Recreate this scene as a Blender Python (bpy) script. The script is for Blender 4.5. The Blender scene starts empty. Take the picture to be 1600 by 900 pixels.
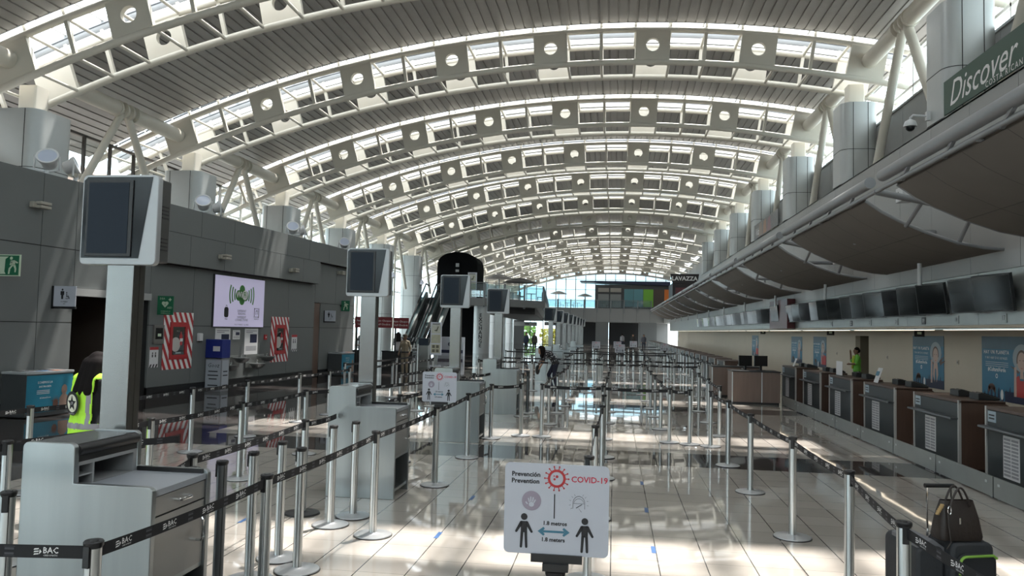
import bpy, math, random
from mathutils import Matrix, Vector
random.seed(7)
SC = bpy.context.scene
COL = SC.collection
PI = math.pi

# ------------------------------------------------------------------ camera
cam = bpy.data.cameras.new('camera')
cam.sensor_fit = 'HORIZONTAL'; cam.sensor_width = 36.0
cam.lens = 36.0 * 1200 / 1600
cam.clip_start = 0.05; cam.clip_end = 600
camo = bpy.data.objects.new('camera', cam); COL.objects.link(camo)
_R = Matrix(((0.99096806, -0.01658332, 0.1330688), (0.13195572, -0.05608118, -0.98966792), (0.02387464, 0.99828848, -0.0533864)))
camo.matrix_world = Matrix.Translation((0, 0, 1.95)) @ _R.to_4x4()
SC.camera = camo

# ------------------------------------------------------------------ world, sun, exposure
world = bpy.data.worlds.new('world'); SC.world = world; world.use_nodes = True
bg = world.node_tree.nodes['Background']
wt = world.node_tree
_tc = wt.nodes.new('ShaderNodeTexCoord'); _sx = wt.nodes.new('ShaderNodeSeparateXYZ'); _cr = wt.nodes.new('ShaderNodeValToRGB')
wt.links.new(_tc.outputs['Generated'], _sx.inputs[0]); wt.links.new(_sx.outputs['Z'], _cr.inputs[0])
_cr.color_ramp.elements[0].position = 0.0; _cr.color_ramp.elements[0].color = (0.72, 0.90, 0.98, 1)
_cr.color_ramp.elements[1].position = 0.35; _cr.color_ramp.elements[1].color = (0.93, 0.98, 1.0, 1)
wt.links.new(_cr.outputs[0], bg.inputs[0])
bg.inputs[1].default_value = 5.0
sun = bpy.data.lights.new('sun', 'SUN'); sun.energy = 14.0; sun.angle = 0.03; sun.color = (1.0, 0.95, 0.88)
suno = bpy.data.objects.new('sun', sun); COL.objects.link(suno)
suno.rotation_euler = Vector((-0.16, -0.31, -1.0)).to_track_quat('-Z', 'Y').to_euler()
vs = SC.view_settings
vs.view_transform = 'Standard'; vs.look = 'None'; vs.gamma = 1.0; vs.use_curve_mapping = False
vs.exposure = 0.0
SC.cycles.max_bounces = 8; SC.cycles.diffuse_bounces = 4; SC.cycles.glossy_bounces = 4
SC.cycles.transparent_max_bounces = 24; SC.cycles.sample_clamp_indirect = 6.0
SC.cycles.caustics_reflective = False; SC.cycles.caustics_refractive = False

# ------------------------------------------------------------------ materials
MATS = {}
def mat(name, col, rough=0.5, metal=0.0, spec=0.5, noise=0.0, nscale=6.0, bump=0.0, aniso=None, emit=0.0, coat=0.0):
    if name in MATS: return MATS[name]
    m = bpy.data.materials.new(name); m.use_nodes = True
    nt = m.node_tree; b = nt.nodes['Principled BSDF']
    b.inputs['Base Color'].default_value = (*col, 1); b.inputs['Roughness'].default_value = rough
    b.inputs['Metallic'].default_value = metal; b.inputs['Specular IOR Level'].default_value = spec
    if coat: b.inputs['Coat Weight'].default_value = coat
    if emit:
        b.inputs['Emission Color'].default_value = (*col, 1); b.inputs['Emission Strength'].default_value = emit
    if noise or bump:
        tc = nt.nodes.new('ShaderNodeTexCoord'); mp = nt.nodes.new('ShaderNodeMapping')
        nt.links.new(tc.outputs['Object'], mp.inputs[0])
        if aniso: mp.inputs['Scale'].default_value = aniso
        n = nt.nodes.new('ShaderNodeTexNoise'); n.inputs['Scale'].default_value = nscale; n.inputs['Detail'].default_value = 4
        nt.links.new(mp.outputs[0], n.inputs['Vector'])
        if noise:
            r = nt.nodes.new('ShaderNodeMapRange'); r.inputs[3].default_value = 1 - noise; r.inputs[4].default_value = 1 + noise
            nt.links.new(n.outputs['Fac'], r.inputs[0])
            mx = nt.nodes.new('ShaderNodeMix'); mx.data_type = 'RGBA'; mx.blend_type = 'MULTIPLY'; mx.inputs[0].default_value = 1
            mx.inputs[6].default_value = (*col, 1); nt.links.new(r.outputs[0], mx.inputs[7])
            nt.links.new(mx.outputs[2], b.inputs['Base Color'])
        if bump:
            bp = nt.nodes.new('ShaderNodeBump'); bp.inputs['Strength'].default_value = bump; bp.inputs['Distance'].default_value = 0.02
            nt.links.new(n.outputs['Fac'], bp.inputs['Height']); nt.links.new(bp.outputs[0], b.inputs['Normal'])
    MATS[name] = m
    return m

def glass_mat(name, tint, refl=0.08, rough=0.0):
    m = bpy.data.materials.new(name); m.use_nodes = True; nt = m.node_tree
    for n in list(nt.nodes): nt.nodes.remove(n)
    o = nt.nodes.new('ShaderNodeOutputMaterial'); t = nt.nodes.new('ShaderNodeBsdfTransparent'); g = nt.nodes.new('ShaderNodeBsdfGlossy')
    mx = nt.nodes.new('ShaderNodeMixShader')
    t.inputs[0].default_value = (*tint, 1); g.inputs['Roughness'].default_value = rough
    mx.inputs[0].default_value = refl
    nt.links.new(t.outputs[0], mx.inputs[1]); nt.links.new(g.outputs[0], mx.inputs[2]); nt.links.new(mx.outputs[0], o.inputs[0])
    MATS[name] = m
    return m

M_STEEL = mat('cream painted steel', (0.60, 0.57, 0.50), 0.45, noise=0.04, nscale=3)
M_DECK = mat('grey corrugated deck', (0.30, 0.295, 0.285), 0.42, noise=0.10, nscale=2.5)
M_WHITE = mat('white painted frame', (0.80, 0.80, 0.78), 0.4)
M_CURB = mat('pale grey skylight curb', (0.30, 0.31, 0.32), 0.5)
M_DARKBAR = mat('dark glazing bar', (0.03, 0.032, 0.035), 0.4)
M_PANEL = mat('grey wall panel', (0.150, 0.160, 0.158), 0.62, spec=0.3, noise=0.05, nscale=0.9)
M_PANELR = mat('pale grey fascia panel', (0.33, 0.335, 0.33), 0.45, noise=0.04, nscale=0.9)
M_JOINT = mat('dark joint', (0.02, 0.02, 0.02), 0.8)
M_CLAD = mat('silver grey column cladding', (0.44, 0.46, 0.46), 0.38, metal=0.25, noise=0.03)
M_CREAM = mat('cream plaster', (0.50, 0.45, 0.37), 0.7, noise=0.05, nscale=1.2)
M_BLACKP = mat('black plastic', (0.012, 0.012, 0.013), 0.4)
M_BLACKG = mat('black glossy screen', (0.010, 0.011, 0.013), 0.15, spec=0.3)
M_SCREEN = mat('blue grey dead screen', (0.026, 0.034, 0.046), 0.35, spec=0.07)
M_ALU = mat('brushed aluminium', (0.62, 0.64, 0.64), 0.32, metal=0.9, noise=0.04, nscale=20, aniso=(1, 1, 0.05))
M_ALUD = mat('dark anodised aluminium', (0.16, 0.17, 0.18), 0.35, metal=0.8)
M_INOX = mat('brushed stainless steel with painted reflections', (0.36, 0.385, 0.39), 0.28, metal=0.92, noise=0.34, nscale=1.3, aniso=(3, 3, 0.2))  # stretched colour noise paints vertical reflection bands into the steel
M_INOXH = mat('column stainless steel', (0.26, 0.256, 0.25), 0.26, metal=1.0, noise=0.06, nscale=7, aniso=(0.5, 0.5, 9))
M_CHROME = mat('chrome', (0.75, 0.75, 0.75), 0.12, metal=1.0)
M_BELT = mat('black belt webbing', (0.010, 0.010, 0.012), 0.75)
M_LETTER = mat('white lettering', (0.78, 0.78, 0.78), 0.6)
M_GREYLET = mat('grey faint lettering', (0.06, 0.06, 0.07), 0.6)
M_SIGNW = mat('white sign board', (0.46, 0.48, 0.54), 0.4)
M_RED = mat('signal red', (0.42, 0.025, 0.03), 0.45)
M_CRIM = mat('crimson print', (0.50, 0.02, 0.05), 0.5)
M_INK = mat('black print', (0.012, 0.012, 0.015), 0.5)
M_TEAL = mat('teal print', (0.05, 0.17, 0.25), 0.5)
M_MAUVE = mat('mauve print', (0.28, 0.24, 0.30), 0.5)
M_PAPER = mat('white paper', (0.66, 0.66, 0.67), 0.6)
M_GREENS = mat('green safety sign', (0.010, 0.13, 0.06), 0.45)
M_SAGE = mat('pale green print', (0.55, 0.66, 0.50), 0.5)
M_LAMINATE = mat('dark grey laminate', (0.036, 0.042, 0.045), 0.45, spec=0.35)
M_WOOD = mat('brown wood laminate', (0.080, 0.046, 0.033), 0.42, noise=0.22, nscale=3, aniso=(7, 7, 0.5))
M_WOODL = mat('light brown wood laminate', (0.19, 0.135, 0.11), 0.38, noise=0.15, nscale=3, aniso=(6, 6, 0.5))
M_SAIL = mat('taupe mesh sail', (0.175, 0.160, 0.145), 0.75, noise=0.07, nscale=1.5)
M_TUBE = mat('grey steel tube', (0.27, 0.28, 0.29), 0.38, metal=0.3)
M_GREYST = mat('galvanised plate', (0.30, 0.31, 0.30), 0.38, metal=0.7, noise=0.12, nscale=3)
M_BLUEP = mat('poster blue', (0.030, 0.155, 0.26), 0.5, noise=0.25, nscale=1.2)
M_NAVY = mat('navy blue', (0.010, 0.014, 0.05), 0.45)
M_SKIN = mat('skin', (0.36, 0.20, 0.13), 0.6)
M_SKIND = mat('dark skin', (0.16, 0.085, 0.055), 0.6)
M_HAIR = mat('black hair', (0.010, 0.008, 0.008), 0.8, spec=0.1)
M_HIVIS = mat('fluorescent yellow green cloth', (0.50, 0.95, 0.06), 0.7, noise=0.05, nscale=12, bump=0.15)
M_REFLECT = mat('grey reflective tape', (0.30, 0.29, 0.32), 0.5)
M_FLOODH = mat('white lamp housing', (0.66, 0.67, 0.68), 0.4)
M_LENS = mat('lamp lens', (0.55, 0.60, 0.72), 0.08, spec=0.8)
M_GLASS = glass_mat('clear glass', (0.93, 0.96, 0.96), 0.07)
M_GLASST = glass_mat('blue sky-dimming glass', (0.58, 0.67, 0.70), 0.06)  # tint added to dim the sky seen through the far window
M_GLASSG = glass_mat('greenish balustrade glass', (0.72, 0.82, 0.84), 0.14)
M_ROOFGL = glass_mat('skylight glass', (0.97, 0.98, 1.0), 0.04)
M_PINK = mat('pinkish outside siding', (0.50, 0.36, 0.30), 0.7)
M_CONC = mat('grey concrete', (0.22, 0.225, 0.22), 0.6, noise=0.05, nscale=1)

# ------------------------------------------------------------------ mesh builder
class MB:
    def __init__(s): s.v = []; s.f = []; s.m = []; s.cur = 0
    def mat(s, i): s.cur = i; return s
    def face(s, *idx): s.f.append(idx); s.m.append(s.cur)
    def add(s, vs, fs):
        b = len(s.v); s.v.extend([tuple(p) for p in vs])
        for f in fs: s.f.append(tuple(b + i for i in f)); s.m.append(s.cur)
        return s
    def box(s, x0, y0, z0, x1, y1, z1):
        if x1 < x0: x0, x1 = x1, x0
        if y1 < y0: y0, y1 = y1, y0
        if z1 < z0: z0, z1 = z1, z0
        return s.add([(x0, y0, z0), (x1, y0, z0), (x1, y1, z0), (x0, y1, z0), (x0, y0, z1), (x1, y0, z1), (x1, y1, z1), (x0, y1, z1)],
                     [(3, 2, 1, 0), (4, 5, 6, 7), (0, 1, 5, 4), (1, 2, 6, 5), (2, 3, 7, 6), (3, 0, 4, 7)])
    def obox(s, c, ax, ay, az):
        c, ax, ay, az = Vector(c), Vector(ax), Vector(ay), Vector(az); vs = []
        for k in (-1, 1):
            for (i, j) in ((-1, -1), (1, -1), (1, 1), (-1, 1)): vs.append(c + ax * i + ay * j + az * k)
        fl = ax.cross(ay).dot(az) < 0
        fs = [(3, 2, 1, 0), (4, 5, 6, 7), (0, 1, 5, 4), (1, 2, 6, 5), (2, 3, 7, 6), (3, 0, 4, 7)]
        return s.add(vs, [f[::-1] for f in fs] if fl else fs)
    def bar(s, p, q, w, h, up=(0, 0, 1)):
        p, q = Vector(p), Vector(q); d = (q - p); L = d.length; d.normalize()
        u = Vector(up); sd = d.cross(u)
        if sd.length < 1e-4: sd = d.cross(Vector((1, 0, 0)))
        sd.normalize(); u = sd.cross(d)
        return s.obox((p + q) / 2, sd * (w / 2), d * (L / 2), u * (h / 2))
    def tube(s, pts, r, n=10, caps=True):
        pts = [Vector(p) for p in pts]; rs = r if isinstance(r, (list, tuple)) else [r] * len(pts)
        ref = Vector((0, 0, 1)); b = len(s.v); N = len(pts)
        for i, p in enumerate(pts):
            d = (pts[min(i + 1, N - 1)] - pts[max(i - 1, 0)]).normalized()
            a = d.cross(ref)
            if a.length < 1e-3: a = d.cross(Vector((0, 1, 0)))
            a.normalize(); c = a.cross(d)
            for k in range(n):
                t = 2 * PI * k / n
                s.v.append(tuple(p + a * (math.cos(t) * rs[i]) + c * (math.sin(t) * rs[i])))
        for i in range(N - 1):
            for k in range(n):
                s.face(b + i * n + k, b + (i + 1) * n + k, b + (i + 1) * n + (k + 1) % n, b + i * n + (k + 1) % n)
        if caps:
            s.face(*[b + k for k in range(n)]); s.face(*[b + (N - 1) * n + k for k in range(n)][::-1])
        return s
    def lathe(s, prof, n=20, c=(0, 0, 0), caps=True):
        b = len(s.v)
        for (r, z) in prof:
            for k in range(n):
                t = 2 * PI * k / n; s.v.append((c[0] + r * math.cos(t), c[1] + r * math.sin(t), c[2] + z))
        for i in range(len(prof) - 1):
            for k in range(n):
                s.face(b + i * n + k, b + i * n + (k + 1) % n, b + (i + 1) * n + (k + 1) % n, b + (i + 1) * n + k)
        if caps:
            s.face(*[b + k for k in range(n)][::-1]); s.face(*[b + (len(prof) - 1) * n + k for k in range(n)])
        return s
    def prism(s, poly, o, u, v, d):
        """poly (2D) placed at o with axes u, v and extruded by the vector d"""
        o, u, v, d = Vector(o), Vector(u), Vector(v), Vector(d); n = len(poly)
        A = [o + u * a + v * b for a, b in poly]; B = [p + d for p in A]
        area = sum(poly[i][0] * poly[(i + 1) % n][1] - poly[(i + 1) % n][0] * poly[i][1] for i in range(n))
        fl = (u.cross(v).dot(d) > 0) == (area > 0)
        fs = [tuple(range(n))[::-1] if fl else tuple(range(n)), tuple(range(n, 2 * n)) if fl else tuple(range(n, 2 * n))[::-1]]
        for i in range(n):
            j = (i + 1) % n; f = (i, j, n + j, n + i); fs.append(f if fl else f[::-1])
        return s.add(A + B, fs)
    def sheet(s, rows, thick=None):
        """grid of points, one sided"""
        b = len(s.v); n = len(rows[0])
        for r in rows: s.v.extend([tuple(p) for p in r])
        for i in range(len(rows) - 1):
            for k in range(n - 1): s.face(b + i * n + k, b + i * n + k + 1, b + (i + 1) * n + k + 1, b + (i + 1) * n + k)
        return s
    def sphere(s, c, r, n=12, m=8, sc=(1, 1, 1)):
        b = len(s.v)
        for i in range(1, m):
            a = PI * i / m
            for k in range(n):
                t = 2 * PI * k / n
                s.v.append((c[0] + sc[0] * r * math.sin(a) * math.cos(t), c[1] + sc[1] * r * math.sin(a) * math.sin(t), c[2] + sc[2] * r * math.cos(a)))
        s.v.append((c[0], c[1], c[2] + sc[2] * r)); s.v.append((c[0], c[1], c[2] - sc[2] * r)); T = len(s.v) - 2
        for i in range(m - 2):
            for k in range(n): s.face(b + i * n + k, b + (i + 1) * n + k, b + (i + 1) * n + (k + 1) % n, b + i * n + (k + 1) % n)
        for k in range(n):
            s.face(T, b + k, b + (k + 1) % n); s.face(T + 1, b + (m - 2) * n + (k + 1) % n, b + (m - 2) * n + k)
        return s
    def mesh(s, name, mats, smooth=True, ang=0.7):
        me = bpy.data.meshes.new(name); me.from_pydata(s.v, [], s.f); me.validate()
        if not isinstance(mats, (list, tuple)): mats = [mats]
        for m in mats: me.materials.append(m)
        if len(mats) > 1 and len(me.polygons) == len(s.m): me.polygons.foreach_set('material_index', s.m)
        if smooth:
            me.polygons.foreach_set('use_smooth', [True] * len(me.polygons)); me.set_sharp_from_angle(angle=ang)
        me.update()
        return me
    def build(s, name, mats, parent=None, smooth=True, ang=0.7, loc=None, bevel=0.0, seg=2, solid=0.0):
        o = bpy.data.objects.new(name, s.mesh(name, mats, smooth, ang)); COL.objects.link(o)
        if loc is not None: o.location = loc
        if parent is not None: o.parent = parent
        if solid:
            k = o.modifiers.new('solid', 'SOLIDIFY'); k.thickness = solid; k.offset = 0
        if bevel:
            k = o.modifiers.new('bevel', 'BEVEL'); k.width = bevel; k.segments = seg; k.limit_method = 'ANGLE'; k.angle_limit = 0.6
        return o

def tag(o, label, cat, group=None, kind=None):
    if label: o['label'] = label
    if cat: o['category'] = cat
    if group: o['group'] = group
    if kind: o['kind'] = kind
    return o
def thing(name, label, cat, loc=(0, 0, 0), rz=0.0, group=None, kind='thing'):
    o = bpy.data.objects.new(name, None); COL.objects.link(o); o.empty_display_size = 0.1
    o.location = loc; o.rotation_euler = (0, 0, rz)
    return tag(o, label, cat, group, kind)
def struct(o): o['kind'] = 'structure'; return o
def kids(o): return [c for c in bpy.data.objects if c.parent == o]
def dup(root, tree, loc, rz=None, label=None, group=None):
    r = root.copy(); COL.objects.link(r); r.location = loc
    if rz is not None: r.rotation_euler = (0, 0, rz)
    if label: r['label'] = label
    if group: r['group'] = group
    out = {root: r}
    for p, c in tree:
        k = c.copy(); COL.objects.link(k); k.parent = out[p]; out[c] = k
    return r
def tree_of(root):
    cache = {}
    for o in bpy.data.objects:
        if o.parent: cache.setdefault(o.parent, []).append(o)
    res = []
    def rec(p):
        for c in cache.get(p, []): res.append((p, c)); rec(c)
    rec(root)
    return res
_ORD = ['first', 'second', 'third', 'fourth', 'fifth', 'sixth', 'seventh', 'eighth', 'ninth', 'tenth', 'eleventh', 'twelfth', 'thirteenth', 'fourteenth', 'fifteenth',
        'sixteenth', 'seventeenth', 'eighteenth', 'nineteenth', 'twentieth', 'twenty-first', 'twenty-second', 'twenty-third', 'twenty-fourth', 'twenty-fifth', 'twenty-sixth', 'twenty-seventh', 'twenty-eighth', 'twenty-ninth', 'thirtieth',
        'thirty-first', 'thirty-second', 'thirty-third', 'thirty-fourth', 'thirty-fifth', 'thirty-sixth', 'thirty-seventh', 'thirty-eighth', 'thirty-ninth', 'fortieth', 'forty-first', 'forty-second']
def nth(i): return _ORD[i]

_TXT = {}
def text_geo(body, size=1.0, bold=0.0, shear=0.0, res=2, align='CENTER', spacing=1.0):
    """flat lettering as (verts, faces) in x/y, centred"""
    key = (body, bold, shear, res, align, spacing)
    if key not in _TXT:
        cu = bpy.data.curves.new('t', 'FONT'); cu.body = body; cu.size = 1; cu.align_x = align; cu.align_y = 'CENTER'
        cu.offset = bold; cu.shear = shear; cu.resolution_u = res; cu.fill_mode = 'FRONT'; cu.space_character = spacing
        o = bpy.data.objects.new('t', cu); COL.objects.link(o)
        dg = bpy.context.evaluated_depsgraph_get(); dg.update()
        me = bpy.data.meshes.new_from_object(o.evaluated_get(dg))
        _TXT[key] = ([tuple(v.co) for v in me.vertices], [tuple(p.vertices) for p in me.polygons])
        bpy.data.objects.remove(o); bpy.data.curves.remove(cu); bpy.data.meshes.remove(me)
    vs, fs = _TXT[key]
    return [(x * size, y * size) for x, y, z in vs], fs
def put_text(mb, body, size, o, u, v, lift=0.0, **kw):
    o, u, v = Vector(o), Vector(u).normalized(), Vector(v).normalized(); n = u.cross(v)
    vs, fs = text_geo(body, size, **kw)
    return mb.add([o + u * x + v * y + n * lift for x, y in vs], fs)
def disc(mb, o, u, v, r, n=20, lift=0.0, r0=0.0, ry=None, a0=0.0, a1=2 * PI):
    o, u, v = Vector(o), Vector(u).normalized(), Vector(v).normalized(); nn = u.cross(v); o = o + nn * lift; ry = ry or r
    full = abs(a1 - a0 - 2 * PI) < 1e-6; K = n if full else n + 1
    A = [o + u * (r * math.cos(a0 + (a1 - a0) * k / n)) + v * (ry * math.sin(a0 + (a1 - a0) * k / n)) for k in range(K)]
    if r0 <= 0: return mb.add(A, [tuple(range(K))])
    B = [o + u * (r0 * math.cos(a0 + (a1 - a0) * k / n)) + v * (r0 * ry / r * math.sin(a0 + (a1 - a0) * k / n)) for k in range(K)]
    return mb.add(A + B, [(k, (k + 1) % K, K + (k + 1) % K, K + k) for k in range(K if full else K - 1)])
def flat(mb, o, u, v, poly, lift=0.0):
    o, u, v = Vector(o), Vector(u).normalized(), Vector(v).normalized(); n = u.cross(v)
    a = sum(poly[i][0] * poly[(i + 1) % len(poly)][1] - poly[(i + 1) % len(poly)][0] * poly[i][1] for i in range(len(poly)))
    idx = tuple(range(len(poly)))
    return mb.add([o + u * x + v * y + n * lift for x, y in poly], [idx if a > 0 else idx[::-1]])
def rect(mb, o, u, v, x0, y0, x1, y1, lift=0.0):
    return flat(mb, o, u, v, [(x0, y0), (x1, y0), (x1, y1), (x0, y1)], lift)
def rrect(w, h, r, n=5, cx=0.0, cy=0.0):
    p = []
    for (sx, sy, a) in ((1, 1, 0), (-1, 1, 1), (-1, -1, 2), (1, -1, 3)):
        for k in range(n + 1):
            t = (a + k / n) * PI / 2; p.append((cx + sx * (w / 2 - r) + r * math.cos(t), cy + sy * (h / 2 - r) + r * math.sin(t)))
    return p

# ================================================================== THE SETTING
# floor: polished tiles, 0.4 m module, dark granite bands
def floor_mat():
    m = bpy.data.materials.new('polished floor tiles'); m.use_nodes = True; nt = m.node_tree; N = nt.nodes; L = nt.links
    b = N['Principled BSDF']
    tc = N.new('ShaderNodeTexCoord'); sp = N.new('ShaderNodeSeparateXYZ'); L.new(tc.outputs['Object'], sp.inputs[0])
    def M(op, a, c=None, d=None):
        n = N.new('ShaderNodeMath'); n.operation = op
        for i, x in enumerate((a, c, d)):
            if x is None: continue
            if isinstance(x, (int, float)): n.inputs[i].default_value = x
            else: L.new(x, n.inputs[i])
        return n.outputs[0]
    def line(x, w):
        f = M('FRACT', M('ADD', M('DIVIDE', x, 0.4), 100.0))
        d = M('ABSOLUTE', M('SUBTRACT', f, 0.5))
        return M('GREATER_THAN', d, 0.5 - w / 0.8)
    lx = line(sp.outputs['X'], 0.009); ly = line(sp.outputs['Y'], 0.006)
    ln = M('MAXIMUM', lx, M('MULTIPLY', ly, 0.6))
    # dark bands: across the hall every 8 m, and the strip along the left wall
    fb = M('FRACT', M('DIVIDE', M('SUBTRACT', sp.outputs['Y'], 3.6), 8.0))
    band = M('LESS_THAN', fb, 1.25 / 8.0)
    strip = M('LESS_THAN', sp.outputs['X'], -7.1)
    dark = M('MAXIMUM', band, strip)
    # per tile tint
    fl = N.new('ShaderNodeCombineXYZ')
    L.new(M('FLOOR', M('DIVIDE', sp.outputs['X'], 0.4)), fl.inputs[0]); L.new(M('FLOOR', M('DIVIDE', sp.outputs['Y'], 0.4)), fl.inputs[1])
    wn = N.new('ShaderNodeTexWhiteNoise'); wn.noise_dimensions = '2D'; L.new(fl.outputs[0], wn.inputs['Vector'])
    no = N.new('ShaderNodeTexNoise'); no.inputs['Scale'].default_value = 3.0; no.inputs['Detail'].default_value = 6; L.new(tc.outputs['Object'], no.inputs['Vector'])
    v = M('ADD', M('MULTIPLY', wn.outputs['Value'], 0.10), M('MULTIPLY', no.outputs['Fac'], 0.12))
    v = M('ADD', v, 0.89)
    def mix(f, a, c, mode='MIX'):
        n = N.new('ShaderNodeMix'); n.data_type = 'RGBA'; n.blend_type = mode
        if isinstance(f, (int, float)): n.inputs[0].default_value = f
        else: L.new(f, n.inputs[0])
        for i, x in ((6, a), (7, c)):
            if isinstance(x, tuple): n.inputs[i].default_value = (*x, 1)
            else: L.new(x, n.inputs[i])
        return n.outputs[2]
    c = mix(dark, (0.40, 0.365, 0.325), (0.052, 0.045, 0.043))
    cv = N.new('ShaderNodeCombineColor')
    for i in range(3): L.new(v, cv.inputs[i])
    c = mix(1.0, c, cv.outputs[0], 'MULTIPLY')
    c = mix(ln, c, (0.05, 0.047, 0.045))
    L.new(c, b.inputs['Base Color'])
    b.inputs['Roughness'].default_value = 0.032; b.inputs['Specular IOR Level'].default_value = 0.55
    bn = N.new('ShaderNodeTexNoise'); bn.inputs['Scale'].default_value = 1.6; bn.inputs['Detail'].default_value = 1; L.new(tc.outputs['Object'], bn.inputs['Vector'])
    bp = N.new('ShaderNodeBump'); bp.inputs['Strength'].default_value = 0.022; bp.inputs['Distance'].default_value = 0.05
    L.new(bn.outputs['Fac'], bp.inputs['Height']); L.new(bp.outputs[0], b.inputs['Normal'])
    return m
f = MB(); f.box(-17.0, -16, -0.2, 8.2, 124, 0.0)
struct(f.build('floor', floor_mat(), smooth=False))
g = MB(); g.box(-80, -60, -0.6, 60, 220, -0.25)
struct(g.build('ground_outside', mat('pale paving outside', (0.30, 0.30, 0.29), 0.8), smooth=False))

# ------------------------------------------------------------------ vaulted roof
AX, AZ, AR = -0.06, -29.93, 41.21
def arc(deg, off=0.0, y=0.0):
    t = math.radians(deg); return (AX + (AR + off) * math.sin(t), y, AZ + (AR + off) * math.cos(t))
STEP = 4.615; TH0 = 1.585; MOD = STEP / 3
A_L, A_R = -26.2, 13.0
DS = [9.6 + 7.6 * n for n in range(15)]
BOX = 1.5
def deck(y0, y1, name):
    d = MB(); pitch = 0.30 / AR * 180 / PI; n = int((A_R - A_L) / pitch); r0, r1 = [], []
    for i in range(n + 1):
        a = A_L + pitch * i
        for (fr, off) in ((0.0, 0.70), (0.80, 0.70), (0.84, 0.735), (0.96, 0.735)):
            r0.append(arc(a + pitch * fr, off, y0)); r1.append(arc(a + pitch * fr, off, y1))
    d.sheet([r0, r1])
    d.mat(1)
    for yy in (y0, y1):      # white edge angle of the deck
        d.sheet([[arc(A_L + (A_R - A_L) * i / 60, o, yy) for i in range(61)] for o in (0.68, 0.86)])
    struct(d.build(name, [M_DECK, M_WHITE], smooth=False))
REAR = [-13.2, -5.6, 2.0]      # skylights behind the camera, same rhythm
_e = [-16] + [q for D in REAR for q in (D - 0.12, D + BOX + 0.12)] + [DS[0] - 0.12]
for a, b in zip(_e[::2], _e[1::2]): deck(a, b, 'ceiling')
for i, D in enumerate(DS):
    y1 = DS[i + 1] - 0.12 if i + 1 < len(DS) else 124
    deck(D + BOX + 0.12 if i != 7 else D - 0.12, y1, 'ceiling')

# skylight over every truss (the eighth bay is closed)
def skylight(D, label):
    t = thing('roof_skylight', label, 'skylight', (0, D, 0), group='curved skylights over the trusses')
    gl = MB(); N = 60; HT = 1.22
    AA = [A_L + (A_R - A_L) * i / N for i in range(N + 1)]
    gl.sheet([[arc(a, HT, y) for a in AA] for y in (-0.16, BOX + 0.16)])
    gl.build('glass_pane', M_ROOFGL, t)
    for y in (-0.15, BOX + 0.15):
        cu = MB(); cu.sheet([[arc(a, o, y) for a in AA] for o in (0.76, HT)]); co = cu.build('curb', M_CURB, t, solid=0.02)
        if y > 0:
            for o in (0.86, 1.06):
                jn = MB(); jn.sheet([[arc(a, q, y - 0.014) for a in AA] for q in (o - 0.018, o + 0.018)]); jn.build('joint', M_DARKBAR, co, smooth=False)
    for y in (0.42, 0.98):
        bars = MB(); bars.sheet([[arc(a, o, y + q) for a in AA] for o, q in ((HT - 0.06, -0.02), (HT - 0.06, 0.02), (HT - 0.01, 0.02), (HT - 0.01, -0.02), (HT - 0.06, -0.02))]); bars.build('glazing_bar', M_DARKBAR, t, smooth=False)
    a = TH0 - 0.5 * MOD - 30 * MOD
    while a < A_R:
        if a > A_L: MB().bar(arc(a, HT - 0.04, -0.14), arc(a, HT - 0.04, BOX + 0.14), 0.06, 0.05).build('cross_bar', M_WHITE, t, smooth=False)
        a += MOD
    return t
_sk = skylight(DS[0], 'curved skylight strip above the truss nearest the camera'); _skt = tree_of(_sk)
for i, D in enumerate(DS):
    if i and i != 7: dup(_sk, _skt, (0, D, 0), label=f'curved skylight strip over the {nth(i)} visible roof truss from the camera')

for D, l in zip(REAR, ('farthest behind', 'second behind', 'just behind')): dup(_sk, _skt, (0, D, 0), label=f'curved skylight strip {l} the camera')

# ------------------------------------------------------------------ trusses
def hole_plate(k, y, solid=False):
    a0 = TH0 + STEP * k; c = Vector(arc(a0, -0.02)); t = math.radians(a0)
    u = Vector((math.cos(t), 0, -math.sin(t))); v = Vector((math.sin(t), 0, math.cos(t))); hw, hh, r, th = 0.55, 0.50, 0.215, 0.14
    m = MB(); n = 40
    if solid:
        m.prism([(-hw, -hh), (hw, -hh), (hw, hh), (-hw, hh)], c + Vector((0, y - th / 2, 0)), u, v, (0, th, 0))
        return m
    rings = []
    for yy in (y - th / 2, y + th / 2):
        inn, out = [], []
        for q in range(n):
            s = 2 * PI * (q + 0.5) / n; cx, sx = math.cos(s), math.sin(s)
            inn.append(c + u * (r * cx) + v * (r * sx) + Vector((0, yy, 0)))
            k2 = 1 / max(abs(cx) / hw, abs(sx) / hh)
            out.append(c + u * (k2 * cx) + v * (k2 * sx) + Vector((0, yy, 0)))
        rings.append((inn, out))
    (i0, o0), (i1, o1) = rings
    def band(A, B): m.add(A + B, [(q, (q + 1) % n, n + (q + 1) % n, n + q) for q in range(n)])
    band(o0, i0); band(i1, o1); band(i0, i1); band(o1, o0)
    return m
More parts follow.
